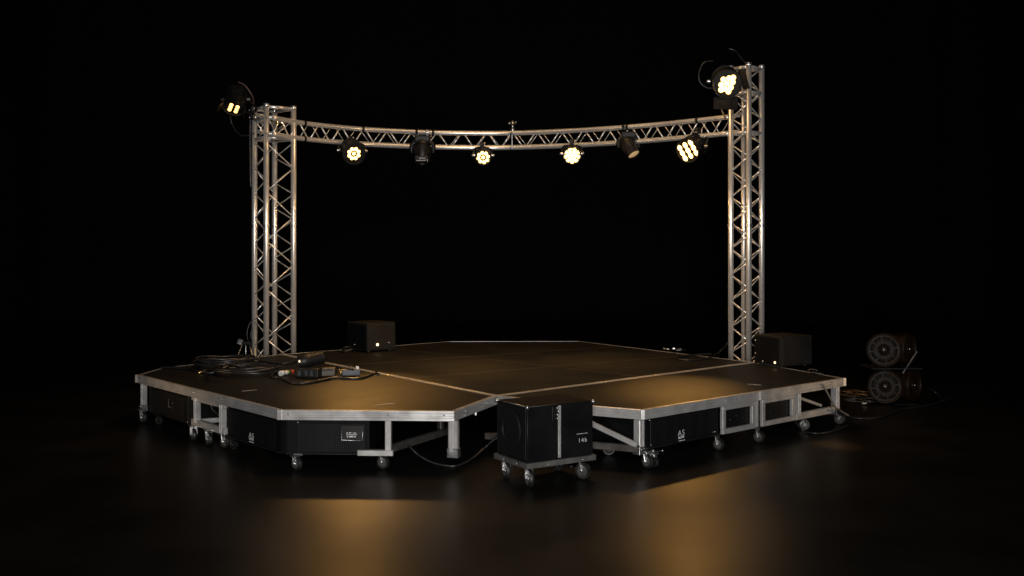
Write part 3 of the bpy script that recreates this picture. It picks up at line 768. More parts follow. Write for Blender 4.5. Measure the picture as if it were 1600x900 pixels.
def strap(x, z, w=.035, r=.044):
    p_, tg = arc_at(arc_s(x)); 
    k = MB(); k.lathe([(r - .006, -w / 2), (r, -w / 2), (r, w / 2), (r - .006, w / 2)], frame(p_ + Vector((0, 0, z)), tg), 16); k.build('strap', BLACKM, ct)
for x in (477, 565, 651, 664, 677, 978, 1092): strap(x, ZC_T)
strap(477, ZC_B)
# joint in the middle
p_, tg = arc_at(arc_s(800)); k = MB()
k.bar(p_ + Vector((0, -.045, ZC_B - .03)), p_ + Vector((0, -.045, ZC_T + .02)), .022, .022); k.build('joint_bar', STEEL, ct)
for z in (ZC_T, ZC_B):
    k = MB(); k.lathe([(.034, -.03), (.043, -.03), (.043, .03), (.034, .03)], frame(p_ + Vector((0, 0, z)), tg), 16); k.build('joint_sleeve', STEEL, ct)
# spigot clamp on top of the truss
sp = thing('spigot_clamp', 'small steel spigot clamp standing on the middle of the curved truss', 'clamp', p_ + Vector((.01, 0, ZC_T + .03)))
q = p_ + Vector((.01, 0, ZC_T))
k = MB(); k.tube([q + Vector((0, 0, .035)), q + Vector((0, 0, .19))], .020, 12); k.build('spigot', STEEL, sp)
k = MB(); k.lathe([(.030, -.02), (.034, 0), (.030, .02)], Matrix.Translation(q + Vector((0, 0, .055))), 12); k.build('collar', STEEL, sp)
k = MB(); k.tube([q + Vector((-.05, 0, .15)), q + Vector((.05, 0, .15))], .012, 8); k.ball(q + Vector((-.05, 0, .15)), .02); k.ball(q + Vector((.05, 0, .17)), .015); k.build('wing_bolt', STEEL, sp)

# ------------------------------------------------------------------ LED lamps
def cells(layout):
    if layout == 'round':  return [(0, 0)] + [(.5 * math.cos(a), .5 * math.sin(a)) for a in [math.pi / 3 * i for i in range(6)]] + [(.86 * math.cos(a), .86 * math.sin(a)) for a in [math.pi / 6 + math.pi / 4.5 * i for i in range(9)]], .22
    if layout == 'flower': return [(0, 0)] + [(.62 * math.cos(a), .62 * math.sin(a)) for a in [math.pi / 4 * i + .2 for i in range(8)]], .205
    if layout == 'hive': return [(-.33, .62), (.33, .62), (-.68, .05), (0, .05), (.68, .05), (-.34, -.52), (.34, -.52), (-.80, -.55), (.82, .60), (0, -.95)], .29
    if layout == 'grid': return [((i - 1) * .62, (j - 1) * .50) for i in range(3) for j in range(3)], .225
    if layout == 'bars': return [((i - .5) * .72, (j - 1) * .5) for i in range(2) for j in range(3)], .235
def par_lamp(label, centre, aim, R, depth, layout, spread, hang, mat=LED, doors=(), stretch=(1, 1), roll=0.0, group='lit LED lamps on the rig'):
    """centre: middle of the front face; aim: where it looks; hang: point of the clamp"""
    z = Vector(aim).normalized(); M = frame(centre, z) @ Matrix.Rotation(roll, 4, 'Z')
    t = thing('stage_lamp', label, 'stage lamp', hang, group)
    k = MB()
    k.lathe([(R * .88, -.010), (R * .92, .02), (R, .02), (R * 1.0, -.05), (R * .96, -.06), (R * .98, -depth * .45), (R * .86, -depth * .55), (R * .84, -depth * .9), (R * .6, -depth), (0, -depth)][::-1], M, 28)
    hd = k.build('lamp_head', BLACKM, t)
    k = MB()
    for i in range(5):
        zz = -depth * (.58 + .07 * i); k.lathe([(R * .80, zz), (R * .95, zz), (R * .95, zz + .010), (R * .80, zz + .010)], M, 24)
    k.build('cooling_fin', BLACKM, hd)
    k = MB(); k.lathe([(0, -.004), (R * .9, -.004), (R * .9, -.012), (0, -.012)], M, 28); k.build('face_plate', BLACKM, hd)
    pts, rc = cells(layout)
    for (x, y) in pts:
        jt = random.uniform(.9, 1.08)
        b = bmesh.new(); bmesh.ops.create_uvsphere(b, u_segments=14, v_segments=8, radius=R * spread * rc * jt)
        bmesh.ops.scale(b, vec=(stretch[0], stretch[1], .55), verts=b.verts)
        for f in b.faces: f.smooth = True
        bmesh.ops.transform(b, matrix=M @ Matrix.Translation((x * R * spread, y * R * spread, .004)), verts=b.verts)
        MB().merge(b).build('lens', mat, hd)
        k = MB(); rr = R * spread * rc * 1.2; k.lathe([(0, 0), (rr * .8, 0), (rr, .003 + .0004 * len(hd.children))], M @ Matrix.Translation((x * R * spread, y * R * spread, -.0035 + .00005 * len(hd.children))) @ Matrix.Diagonal((stretch[0], stretch[1], 1, 1)), 16); k.build('glow_disc', GLOWDISC, hd)  # added glowing disc behind each cell
    # yoke
    side = M.to_3x3() @ Vector((1, 0, 0)) if not roll else (frame(centre, z).to_3x3() @ Vector((1, 0, 0)))
    piv = centre - z * depth * .45
    hv = Vector(hang); top = piv + (hv - piv) * .72
    k = MB(); yo = R * 1.14
    pts_ = [piv + side * yo, piv + side * yo + (top - piv) * .7, top + side * yo * .6, top - side * yo * .6, piv - side * yo + (top - piv) * .7, piv - side * yo]
    for a_, b_ in zip(pts_, pts_[1:]): k.bar(a_, b_, .03, .010, up=z, bev=.002)
    k.build('yoke', BLACKM, t)
    for s in (-1, 1):
        k = MB(); k.lathe([(0.0, .022), (.020, .022), (.024, 0), (.024, -.02)][::-1], frame(piv + side * s * (yo + .01), side * s), 12); k.build('yoke_knob', STEEL, t)
    k = MB(); k.bar(top, hv, .05, .03, up=z, bev=.004); k.lathe([(.038, -.025), (.052, -.025), (.052, .025), (.038, .025)], frame(hv, side), 16); k.ball(hv + Vector((.03, -.04, .03)), .014); k.build('clamp', BLACKM, t)
    k = MB(); k.ball(hv + Vector((-.03, -.05, -.02)), .013); k.ball(top + Vector((.03, -.04, .02)), .011); k.tube([hv + Vector((.04, -.04, -.06)), hv + Vector((.05, -.045, .03))], .010, 8); k.build('clamp_bolt', STEEL, t)
    for (ang, wd, ln, tilt) in doors:
        d_ = M.to_3x3() @ Vector((math.cos(ang), math.sin(ang), 0)); sd = z.cross(d_)
        a_ = centre + d_ * R * .95; o_ = (z * math.cos(tilt) + d_ * math.sin(tilt)).normalized()
        k = MB(); nn = o_.cross(sd)
        Mx = Matrix((sd, o_, nn)).transposed().to_4x4(); Mx.translation = a_ + o_ * ln / 2
        k.box((wd, ln, .006), Mx, .002, 1); k.build('barn_door', BLACKM, t)
    return t
def chord_pt(x, z, off=0): 
    p_, tg = arc_at(arc_s(x), off); return p_ + Vector((0, 0, z))
def lamp_spot(name, c, target, power, cone, blend, r=.10):
    z = (Vector(target) - Vector(c)).normalized()
    return spot(name, Vector(c) + z * (.55 if c is c5 else .08), target, power, cone, blend, r=r)
# five on the truss and towers
c1 = D(553, 240, dd(202) - .42); aim1 = (.30, -.80, -.36)
par_lamp('lit cluster lamp hanging from the truss nearest the left tower', c1, aim1, .165, .30, 'flower', .70, chord_pt(548, ZC_B + .06), roll=.25)
c2 = D(755, 246, dd(208) - .36)
par_lamp('small lit lamp hanging left of the truss centre, right of a dark moving light', c2, (.03, -.85, -.30), .118, .26, 'flower', .98, chord_pt(753, ZC_B + .05))
c3 = D(894, 243, dd(204.5) - .36)
par_lamp('small lit lamp with a round honeycomb of cells, right of the truss centre', c3, (-.03, -.85, -.28), .125, .26, 'round', .92, chord_pt(895, ZC_B + .05))
c4 = D(1075, 235, dd(190.5) - .30)
par_lamp('lit lamp with three bright bars hanging from the truss by the right tower', c4, (-.62, -.72, -.36), .172, .30, 'grid', .92, chord_pt(1090, ZC_B + .07), stretch=(.82, 1.08), roll=.35)
c5 = D(365, 169, Lleg[3].y - .35)
hang5 = Vector((Lleg[3].x - .02, Lleg[3].y - .02, zl - .12))
par_lamp('tilted lamp with small lit bars on top of the left tower', c5, (-.05, -.50, -.80), .150, .34, 'bars', .78, hang5, mat=LEDLOW, doors=((math.pi, .20, .13, .5), (.1, .20, .05, .3)), stretch=(.85, .98), roll=-.55)
c6 = D(1136, 131, Rleg[0].y - .60)
hang6 = Vector((Rleg[3].x, Rleg[3].y - .03, zr - .12))
par_lamp('large lit lamp with barn doors at the top of the right tower', c6, (-.10, -.85, -.34), .18, .36, 'hive', .58, hang6, doors=((-math.pi / 2 - .25, .30, .17, .85), (.1, .26, .10, .9)), roll=.2)
for (nm, c_, tgt, pw, cone, bl) in (
    ('lamp_or_added_beam', c1, P(592, 604, ZD), 330, 24, 1.0),
    ('lamp_or_added_beam', c1, P(552, 815, 0), 85, 14, 1.0),
    ('lamp_or_added_beam', c2, P(690, 568, ZD), 70, 40, 1.0),
    ('lamp_or_added_beam', c3, P(950, 560, ZD), 85, 40, 1.0),
    ('lamp_or_added_beam', c4, P(1058, 604, ZD), 360, 24, 1.0),
    ('lamp_or_added_beam', c4, P(1082, 805, 0), 115, 14, 1.0),
    ('lamp_or_added_beam', c5, (Rleg[3].x, Rleg[3].y, 2.0), 420, 32, .9),  # added spill to warm the right tower; the lamp itself points down
    ('lamp_or_added_beam', c6, (Lleg[1].x, Lleg[1].y, 2.2), 420, 40, .8),  # added spill to warm the left tower
    ('lamp_or_added_beam', c6, P(1306, 695, 0), 900, 6, 1.0)):  # narrow spot added to make the floor streak below the right corner
    lamp_spot(nm, c_, tgt, pw, cone, bl)

# ------------------------------------------------------------------ unlit moving heads
def moving_head(label, hang, axis, tilt_side, glow, size=1.0, txt=False, fwd=(0, -1, 0)):
    """hang: clamp point; axis: direction of the lens"""
    t = thing('moving_light', label, 'moving light', hang, 'unlit moving lights on the truss')
    hv = Vector(hang); s = size; f_ = Vector(fwd).normalized(); sd = Vector((-f_.y, f_.x, 0)) * -1
    k = MB(); k.box((.24 * s, .17 * s, .10 * s), frame(hv + Vector((0, 0, -.05 * s)) + f_ * .07, (0, 0, 1), -f_), .018, 2); k.build('base', BLACKM, t)
    k = MB()
    for q in (-.07, .07): k.lathe([(.038, -.018), (.050, -.018), (.050, .018), (.038, .018)], frame(hv + sd * q + Vector((0, 0, .06)), sd), 16); k.bar(hv + sd * q + Vector((0, 0, .03)), hv + sd * q + f_ * .05 + Vector((0, 0, -.02)), .03, .02)
    k.build('clamp', STEEL if txt else BLACKM, t)
    piv = hv + Vector((0, 0, -.24 * s)) + f_ * .09
    k = MB()
    for q in (-1, 1):
        k.tube(catmull([hv + Vector((0, 0, -.09 * s)) + f_ * .07 + sd * q * .07 * s, piv + sd * q * .165 * s + Vector((0, 0, .10 * s)), piv + sd * q * .172 * s, piv + sd * q * .165 * s - Vector((0, 0, .03 * s))], 5), [.040 * s] * 5 + [.036 * s] * 6 + [.030 * s] * 5, 10)
    k.build('yoke', BLACKM, t)
    z = Vector(axis).normalized(); M = frame(piv, z, f_ if abs(z.z) > .5 else Vector((0, 0, 1)))
    k = MB(); R = .135 * s
    k.lathe([(0, -.18 * s), (R * .55, -.18 * s), (R * .85, -.14 * s), (R, -.05 * s), (R * 1.0, .05 * s), (R * .93, .12 * s), (R * .86, .17 * s), (R * .86, .20 * s), (R * .78, .20 * s), (R * .76, .175 * s), (0, .175 * s)], M, 30)
    hd = k.build('lamp_head', BLACKM, t)
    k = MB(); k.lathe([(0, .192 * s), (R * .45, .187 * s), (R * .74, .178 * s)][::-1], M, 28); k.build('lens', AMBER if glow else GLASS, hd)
    k = MB()
    for i in range(3): k.lathe([(R * .9, -.10 * s + .03 * i), (R * 1.03, -.10 * s + .03 * i), (R * 1.03, -.092 * s + .03 * i), (R * .9, -.092 * s + .03 * i)], M, 28)
    k.build('cooling_fin', BLACKM, hd)
    if txt:
        pf = piv + f_ * (R + .012) + Vector((0, 0, -.135 * s))
        Mx = frame(pf - f_ * .012, f_ + Vector((0, 0, -.25)))
        k = MB(); k.box((.20 * s, .085, .03), Mx, .006, 1); pn = k.build('display_panel', BLACKM, hd)
        bars_part([(-.03, -.008, .010, .022), (-.002, .020, .012, .018), (.026, .05, .008, .018), (.055, .065, .000, .010), (-.08, .06, -.024, .010)], Mx @ Vector((0, 0, .017)), f_ + Vector((0, 0, -.25)), pn)
        k = MB(); k.bar(Mx @ Vector((.085, -.04, .017)), Mx @ Vector((.088, .0, .017)), .008, .004); k.build('bezel_corner', WPLAST, pn)
    return t
moving_head('dark moving light hanging upright from the left half of the curved truss', chord_pt(663, ZC_T - .06), (0, -.12, -1), 0, False, .95, True)
moving_head('dark moving light with an amber reflection painted on its down-tilted lens, on the right half of the truss', chord_pt(980, ZC_T - .08), (.42, -.42, -.80), 0, True, .84, False)

# ------------------------------------------------------------------ lamp cables on the towers
def cable(pts, r, label, name='cable', cat='cable', mat=CABLE, n=8, seg=7, group=None):
    k = MB(); k.tube(catmull(pts, n), r, seg); return tag(k.build(name, mat), label, cat, group)
d5 = c5.y
k = MB(); back5 = c5 - Vector((-.05, -.50, -.80)).normalized() * .34
cable([D(372, 128, d5 + .1), D(383, 134, d5 + .1), D(394, 150, d5 + .15), D(396, 162, Lleg[3].y - .05), D(395, 176, Lleg[3].y - .06)], .011, 'reddish grey cable arching from the left lamp to the tower top', mat=noise_mat('reddish_cable', (.06, .03, .03), (.10, .06, .055), (.35, .5)))
cable([D(360, 182, d5), D(362, 193, d5), D(369, 205, d5 + .1), D(379, 212, d5 + .2), D(390, 211, Lleg[3].y - .05), D(397, 208, Lleg[3].y - .05)], .009, 'thin cable drooping below the tilted left lamp')
d6 = c6.y
cable([D(1115, 95, d6 + .3), D(1100, 98, d6 + .3), D(1092, 115, d6 + .3), D(1095, 130, d6 + .3), D(1108, 138, d6 + .3), D(1120, 133, d6 + .3)], .009, 'thin cable looped beside the large right lamp')
cable([D(1139, 76, d6 + .25), D(1150, 80, d6 + .25), D(1158, 90, d6 + .35), D(1166, 99, Rleg[0].y - .06)], .010, 'black cable running over the large right lamp to the tower')
cable([D(1127, 152, d6 + .1), D(1128, 162, d6 + .15), D(1127, 170, d6 + .2), D(1131, 180, Rleg[3].y - .1), D(1134, 186, Rleg[3].y - .1)], .010, 'short safety wire hanging under the large right lamp', 'safety_wire', 'wire', BRASS)
cable([Vector((Lleg[3].x - .05, Lleg[3].y - .03, zl - .1)), Vector((Lleg[3].x - .055, Lleg[3].y - .03, zl - .5)), Vector((Lleg[3].x - .045, Lleg[3].y - .05, zl - .9)), Vector((Lleg[3].x - .04, Lleg[3].y - .05, zl - 1.1))], .014, 'black cable taped down the left tower below its lamp')

# ------------------------------------------------------------------ equipment on the left wing
def coil(label, c, rx, turns, r, h, ang=0.0, tail=None, seed=1):
    rd = random.Random(seed); pts = []
    n = 22
    for i in range(int(turns * n) + 1):
        a = 2 * math.pi * i / n; lap = i / n
        rr = rx * (1 + .10 * math.sin(lap * 2.3 + seed) + .03 * math.sin(a * 2 + lap))
        ph = lap * .35
        x = rr * math.cos(a) + .05 * rx * math.sin(lap * 1.9); y = rr * .78 * math.sin(a) + .06 * rx * math.cos(lap * 2.7)
        z = r + h * (lap / turns) + abs(.018 * math.sin(a * 1.5 + lap * 1.3))
        pts.append(Vector((c.x + x * math.cos(ang) - y * math.sin(ang), c.y + x * math.sin(ang) + y * math.cos(ang), ZD + .004 + z)))
    if tail: pts += [Vector(p) for p in tail]
    k = MB(); k.tube(catmull(pts, 2), r, 7)
    return tag(k.build('coiled_cable', CABLE), label, 'cable', 'coiled cables on the left wing')
coil('taller black coil of cable at the left on the deck', P(352, 575, ZD), .33, 6, .014, .10, .2, [P(330, 583, ZD + .02), P(300, 577, ZD + .015), P(275, 574.5, ZD + .015), P(250, 574, ZD + .016)], 3)
coil('flat black coil of cable overlapping the taller coil toward the small equipment', P(384, 584, ZD), .34, 5, .015, .05, -.1, [P(425, 588, ZD + .02), P(440, 590, ZD + .015), P(452, 597, ZD + .015), P(475, 599, ZD + .016), P(505, 594, ZD + .016), P(525, 590, ZD + .016), P(555, 592, ZD + .015), P(574, 588, ZD + .015), P(586, 582, ZD + .015), P(592, 584.5, ZD + .015)], 5)
k = MB(); a_ = P(355, 577, ZD + .03)
for i in range(9):
    a = math.radians(20 + 140 * i / 8); 
pts = [P(330, 578, ZD + .02), P(332, 573, ZD + .13), P(345, 569, ZD + .19), P(360, 570, ZD + .17), P(374, 574, ZD + .07), P(380, 577, ZD + .02)]
cable(pts, .014, 'loop of cable sticking up out of the taller coil', 'cable_loop')
cable([P(382, 566, ZD + .015), P(405, 564, ZD + .015), P(425, 567, ZD + .015), P(441, 568.5, ZD + .015), P(455, 567, ZD + .015), P(466, 563, ZD + .016)], .013, 'black cable lying along the deck behind the cylinder lamp')
for (x, y, lab) in ((317, 581, 'brass jack plug lying left of the coiled cables'), (398, 574, 'pale plug lying behind the flat coil')):
    a_ = P(x - 7, y + 1.5, ZD + .02); b_ = P(x + 6, y - 2, ZD + .035)
    t = thing('cable_plug', lab, 'plug', (a_ + b_) / 2 * 1.0, 'plugs among the cables')
    k = MB(); k.tube([a_, a_.lerp(b_, .55)], .011, 10); k.build('tip', BRASS if x < 350 else WPLAST, t)
    k = MB(); k.tube([a_.lerp(b_, .5), b_], .018, 10); k.build('grip', BLACKM, t)
# multi connector with white, green and red ends
a_ = P(438, 583.5, ZD + .035); b_ = P(458, 580.5, ZD + .035)
t = thing('cable_connector', 'small connector with white, green and red ends beside the flat coil', 'connector', (a_ + b_) / 2)
for (q0, q1, r, m, nm) in ((0, .28, .030, WPLAST, 'white_sleeve'), (.26, .55, .026, WPLAST, 'white_sleeve'), (.5, .68, .022, GREEN, 'green_ring'), (.66, .84, .017, BLACKM, 'grip'), (.82, 1.0, .022, RED, 'red_cap')):
    k = MB(); k.tube([a_.lerp(b_, q0), a_.lerp(b_, q1)], r, 12); k.build(nm, m, t)
# cylinder lamp resting on two small boxes
bx = P(482, 591, ZD)
t = thing('power_box', 'black connector box under the cylinder lamp', 'box', bx)
M = frame(bx + Vector((0, .06, .055)), (0, 0, 1), (.15, .99, 0)); k = MB(); k.box((.24, .14, .10), M, .008, 2); k.build('case', BLACKM, t)
for q in (-.09, -.01, .05):
    k = MB(); k.box((.035, .01, .06), M @ Matrix.Translation((q, -.073, .0)), .003, 1); k.build('socket', BLUEP, t)
bx2 = P(508, 589, ZD)
t = thing('power_box', 'dull brown junction box right of the black connector box', 'box', bx2)
M = frame(bx2 + Vector((0, .07, .05)), (0, 0, 1), (-.1, .99, 0)); k = MB(); k.box((.20, .13, .09), M, .008, 2); k.build('case', DULL, t)
for q in (-.07, .06):
    MB().ball(M @ Vector((q, -.067, -.01)), .009, 1).build('screw', BRASS, t)
k = MB(); k.box((.16, .006, .02), M @ Matrix.Translation((0, -.066, .025)), .002, 1); k.build('lid_edge', BLACKM, t)
a_ = P(467, 588, ZD) + Vector((0, 0, .155)); dirn = Vector((.80, .42, .16)).normalized()
t = thing('cylinder_lamp', 'black cylinder lamp lying tilted on the small boxes', 'lamp', a_ + dirn * .12)
M = frame(a_, -dirn)
k = MB(); k.lathe([(0, -.29), (.062, -.29), (.074, -.275), (.074, -.13), (.080, -.12), (.080, -.03), (.073, -.02), (.069, 0), (.062, 0), (.060, -.02), (0, -.02)], M, 24); k.build('lamp_body', BLACKM, t)
k = MB(); k.lathe([(0, -.008), (.043, -.012), (.060, -.018)][::-1], M, 24); k.build('lens', GLASS, t)
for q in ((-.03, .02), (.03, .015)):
    MB().ball(M @ Vector((q[0], q[1], -.004)), .012, 2).build('painted_lens_glint', BLUEP if q[0] < 0 else INDIC, t)  # blue and glowing balls stand in for reflections in the lens
k = MB()
for q in range(6): k.lathe([(.073, -.26 + q * .022), (.078, -.26 + q * .022), (.078, -.252 + q * .022), (.073, -.252 + q * .022)], M, 20)
k.build('cooling_fin', BLACKM, t)
# circuit strip with bright contacts
bx = P(543, 589, ZD)
t = thing('terminal_strip', 'small grey terminal strip with bright brass contacts on the deck seam', 'terminal strip', bx)
M = frame(bx + Vector((0, .05, .05)), (0, 0, 1), (-.2, .98, 0)); k = MB(); k.box((.20, .09, .07), M @ Matrix.Translation((.03, 0, -.005)), .006, 1); k.build('case', BLUEP, t)
for q, m in ((-.11, BRASS), (-.085, BRASS), (-.06, BRASS), (.0, BRASS)):
    k = MB(); k.tube([M @ Vector((q, -.03, -.02)), M @ Vector((q + .012, -.02, .035))], .011, 8); k.build('contact', m, t)
for q, m in ((.03, DULL), (.10, WPLAST)):
    k = MB(); k.box((.035, .05, .03), M @ Matrix.Translation((q, 0, .045)), .004, 1); k.build('terminal', m, t)
cable([P(512, 578, ZD + .015), P(520, 577, ZD + .05), P(528, 580, ZD + .06), P(533, 586, ZD + .03)], .010, 'short cable between junction box and terminal strip')
cable([P(500, 573, ZD + .016), P(512, 575, ZD + .015), P(525, 574, ZD + .03), P(548, 577, ZD + .09), P(556, 579, ZD + .03)], .010, 'thin cable running behind the junction box to the terminal strip')

# ------------------------------------------------------------------ bracket stand beside the left tower
bs_ = D(386, 536, Lleg[3].y - .05)
t = thing('tripod_bracket', 'small grey tripod bracket standing behind the deck beside the left tower', 'stand', (bs_.x, bs_.y, 0))
k = MB(); k.box((.14, .05, .05), Matrix.Translation(bs_), .006, 1); k.build('head', BLACKM, t)
k = MB(); k.bar(D(374, 538, bs_.y), D(377, 530, bs_.y), .035, .07); k.build('clamp', STEEL, t)
for a_, b_ in ((D(380, 535, bs_.y), D(350, 580, bs_.y - .1)), (D(388, 532, bs_.y), D(407, 572, bs_.y - .05)), (D(384, 534, bs_.y + .03), D(384, 575, bs_.y + .25))):
    b_ = Vector((b_.x, b_.y, .010)) if True else b_
    d_ = (b_ - a_)
    k = MB(); k.tube([a_, b_], .010, 8); k.build('leg', STEEL, t)
cable([D(387, 531, bs_.y - .02), D(386, 520, bs_.y - .02), D(389, 508, bs_.y), D(395, 500, bs_.y + .02)], .008, 'thin dark cable rising from the tripod bracket to the left tower')
cable([D(393, 530, bs_.y - .02), D(392, 522, bs_.y - .02), D(394, 512, bs_.y)], .008, 'second short cable rising from the tripod bracket, nearer the tower')

# ------------------------------------------------------------------ cables at the back right of the deck
cable([P(1112, 553, ZD + .012), P(1085, 554.5, ZD + .012), P(1062, 557.5, ZD + .012), P(1057, 560.5, ZD + .012), P(1070, 562.5, ZD + .012), P(1092, 562, ZD + .012), P(1108, 559, ZD + .012), P(1117, 554.5, ZD + .016), P(1125, 549, ZD + .10), P(1137, 536, ZD + .24)], .012, 'black cable lying in a narrow loop on the deck near the right tower')
pb = P(1052, 546, ZD)
t = thing('cable_plug', 'small plugs and wire arch on the deck edge near the right tower', 'plug', pb, 'plugs among the cables')
k = MB(); k.tube([P(1050, 546.5, ZD + .02), P(1053, 545, ZD + .07)], .015, 8); k.build('grip', STEEL, t)
k = MB(); k.tube([P(1057, 547, ZD + .03), P(1064, 546, ZD + .045)], .014, 8); k.build('tip', WPLAST, t)
k = MB(); k.tube(catmull([P(1051, 547, ZD + .012), P(1053, 546, ZD + .09), P(1062, 546, ZD + .10), P(1071, 547, ZD + .07), P(1073, 548.5, ZD + .012)], 6), .008, 7); k.build('wire_arch', CABLE, t)
k = MB(); k.ball(P(1038, 545, ZD + .03), .016); k.tube([P(1036, 545, ZD + .015), P(1046, 546, ZD + .015)], .012, 8); k.build('small_plug', STEEL, t)

# ------------------------------------------------------------------ cables under and beside the stage
cable([P(630, 690, .17), P(641, 699, .15), P(654, 711, .09), P(674, 722, .035), P(697, 727.5, .012), P(716, 727, .012), P(738, 716, .04), P(757, 700, .10), P(768, 690, .16), P(782, 680, .22)], .010, 'grey-black cable sagging from the left wing frame to the bass speaker on the dolly')
cable([P(855, 728, .16), P(862, 732, .10), P(874, 733, .07), P(884, 728, .12), P(893, 729, .15)], .009, 'small loop of cable hanging under the speaker dolly')
cable([e3(RF, RR, on_edge(RF, RR, 1283), -.012, ZD - .02), e3(RF, RR, on_edge(RF, RR, 1288), -.02, ZD - .09), e3(RF, RR, on_edge(RF, RR, 1296), -.03, .30), e3(RF, RR, on_edge(RF, RR, 1302), -.04, .215), e3(RF, RR, on_edge(RF, RR, 1310), -.05, .17), e3(RF, RR, on_edge(RF, RR, 1318), -.06, .12)], .009, 'thin cable hanging down the front of the right wing corner', mat=noise_mat('pale_cable', (.10, .09, .08), (.16, .15, .13), (.35, .5)))
cable([P(1240, 655, .16), P(1246, 664, .09), P(1255, 673, .02), P(1272, 677, .012), P(1290, 676, .012), P(1308, 671, .012), P(1324, 664, .012)], .010, 'thin cable curving on the floor below the right wing')
cable([P(1308, 640, .22), P(1318, 648, .12), P(1330, 652, .03), P(1352, 654, .012), P(1374, 652, .012), P(1392, 646.5, .012), P(1410, 640, .012), P(1432, 636, .012), P(1456, 631.5, .012), P(1470, 627, .012), P(1485, 622, .012)], .013, 'black cable running over the floor past the drum fans')
cable([P(1452, 606, .10), P(1460, 612, .10), P(1468, 620, .03), P(1474, 626, .012)], .012, 'short cable leaving the right drum fans down to the floor')
for i, (x, y, lab) in enumerate(((1334, 618, 'thin copper-coloured wire tangle on the floor between stage and drum fans'), (1340, 628, 'dark wire tangle on the floor nearest the right stage corner'))):
    rd = random.Random(5 + i); c_ = P(x, y, .012); pts = []
    for q in range(26):
        a = q * .9 + i; rr = .10 + .09 * math.sin(q * 1.3 + i)
        pts.append(c_ + Vector((rr * 1.3 * math.cos(a), rr * 1.4 * math.sin(a), .015 + .03 * abs(math.sin(q * .8)))))
    k = MB(); k.tube(catmull(pts, 5), .006, 6); tag(k.build('wire_tangle', CWIRE if i == 0 else CABLE), lab, 'wire')
k = MB(); q = P(1353, 630, .03); k.ball(q, .016); k.tube([q, q + Vector((-.05, .03, -.012))], .012, 8); tag(k.build('cable_plug', STEEL), 'tiny silver plug on the floor beside the lower left drum fan', 'plug', 'plugs among the cables')
cable([P(1262, 579, ZD + .012), P(1270, 577, ZD + .03), P(1278, 580, ZD + .012), P(1268, 582, ZD + .02), P(1285, 584, ZD + .012)], .009, 'short black cable on the deck edge beside the right monitor box')
cable([P(540, 548, ZD + .012), P(535, 545, ZD + .06), P(543, 542, ZD + .09), P(551, 545, ZD + .05), P(538, 549, ZD + .02), P(528, 548, ZD + .012)], .010, 'black cable bunched beside the rear left monitor box')

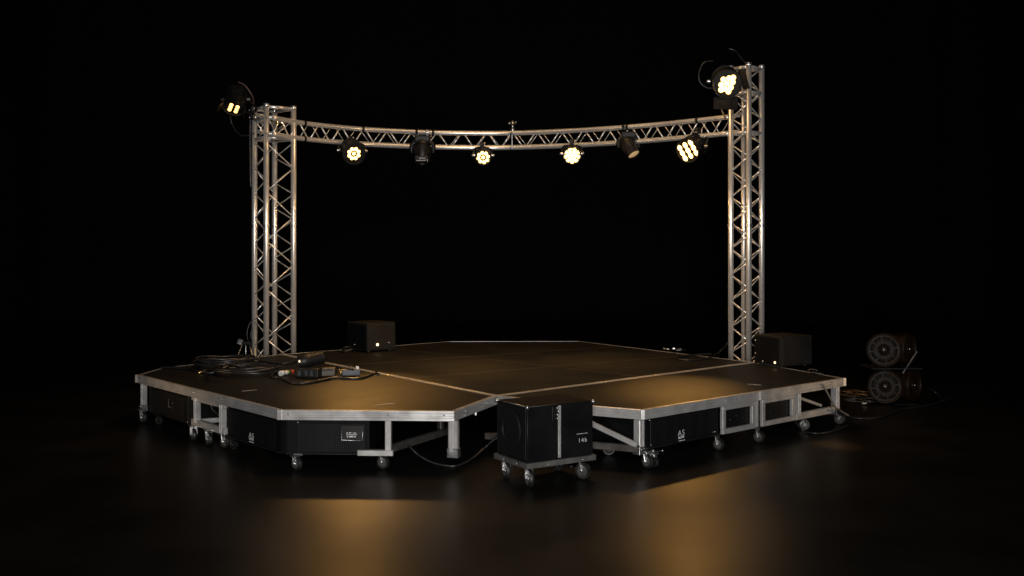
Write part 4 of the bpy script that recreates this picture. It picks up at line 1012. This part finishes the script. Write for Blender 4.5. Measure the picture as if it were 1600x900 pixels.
# ------------------------------------------------------------------ drum fans on a rack
def drum_fan(label, c, axis, R, depth):
    t = thing('drum_fan', label, 'fan', (c.x, c.y, c.z - R), 'drum fans piled right of the stage')
    M = frame(c, axis)
    k = MB(); k.lathe([(R * .86, .0), (R * .90, .018), (R * .97, .022), (R, .010), (R, -.03), (R * .93, -.04), (R * .93, -.07), (R * .985, -.08), (R * .985, -.11), (R * .90, -.12), (R * .88, -depth + .03), (R * .93, -depth + .02), (R * .93, -depth), (R * .7, -depth), (R * .7, -.05), (R * .80, -.03)], M, 40)
    k.build('housing', BRONZE, t)
    k = MB(); k.lathe([(0, -.055), (R * .82, -.055), (R * .82, -.06), (0, -.06)], M, 32); k.build('inner_plate', DARKIN, t)
    def ring(r0, r1, z0, z1, nm, m=BRONZE):
        k = MB(); k.lathe([(r0, z0), (r0, z1), (r1, z1), (r1, z0), (r0, z0)], M, 36); return k.build(nm, m, t)
    ring(R * .76, R * .88, -.03, .004, 'outer_ring'); ring(R * .36, R * .56, -.04, .0, 'middle_ring')
    k = MB()
    for i in range(8):
        a = math.pi / 4 * i + .2; d_ = Vector((math.cos(a), math.sin(a), 0))
        k.bar(M @ (d_ * R * .52 + Vector((0, 0, -.018))), M @ (d_ * R * .80 + Vector((0, 0, -.018))), .026, .016, up=Vector(axis).normalized(), bev=.003)
    k.build('spoke', BRONZE, t)
    k = MB()
    for i in range(9):
        a = 2 * math.pi / 9 * i; d_ = Vector((math.cos(a), math.sin(a), 0)); 
        k.bar(M @ (d_ * R * .15 + Vector((0, 0, -.046))), M @ (d_ * R * .42 + Vector((0, 0, -.040))), .022, .006, up=(Vector(axis).normalized() + (M.to_3x3() @ Vector((-d_.y, d_.x, 0))) * .6), bev=.001)
    k.build('blade', STEEL if axis[0] > 0 else BRONZE, t)
    k = MB(); k.lathe([(R * .20, -.04), (R * .22, -.01), (R * .17, .008), (R * .08, .012), (0, .012)], M, 20); k.build('hub', HUBM if False else BRONZE, t)
    MB().ball(M @ Vector((0, 0, .014)), .014, 2).build('hub_bolt', STEEL, t)
    return t
R_ = .212
fb = P(1383, 632, 0); al, ar = Vector((-.34, -.94, .04)), Vector((.70, -.71, .0))
lo_l = Vector((fb.x, fb.y, R_ + .012)); up_l = Vector((fb.x - .015, fb.y, 3 * R_ + .045))
lo_r = Vector((fb.x + .41, fb.y + .14, R_ + .012)); up_r = Vector((fb.x + .34, fb.y + .12, 3 * R_ + .045))
drum_fan('upper left drum fan, its bronze spoked face turned to the stage', up_l, al, R_, .26)
drum_fan('lower left drum fan on the floor, darker spoked face', lo_l, al, R_, .26)
drum_fan('upper right drum fan facing away from the stage behind the slanted bar', up_r, ar, R_ * .93, .26)
drum_fan('lower right drum fan on the floor with thin bright blades', lo_r, ar, R_ * .96, .26)
t = thing('fan_rack', 'black rack shelf and slanted bar holding the drum fans', 'rack', (fb.x + .15, fb.y + .25, 0))
k = MB(); k.box((.62, .46, .022), Matrix.Translation((fb.x + .14, fb.y + .18, 2 * R_ + .026)), .004, 1); k.build('shelf', BLACKM, t)
for q in ((-.12, .38), (.25, .38)):
    k = MB(); k.bar((fb.x + .14 + q[0], fb.y + q[1], 0.0), (fb.x + .14 + q[0], fb.y + q[1], 2 * R_ + .016), .03, .03); k.build('leg', BLACKM, t)
a_ = D(1410, 584, fb.y - .06); b_ = D(1433, 549, fb.y - .06)
k = MB(); k.bar(a_, b_, .018, .018); k.build('slanted_bar', STEEL, t)
MB().box((.30, .40, .012), Matrix.Translation((fb.x + .25, fb.y + .15, .006)), .002, 1).build('base_plate', BLACKM, t)
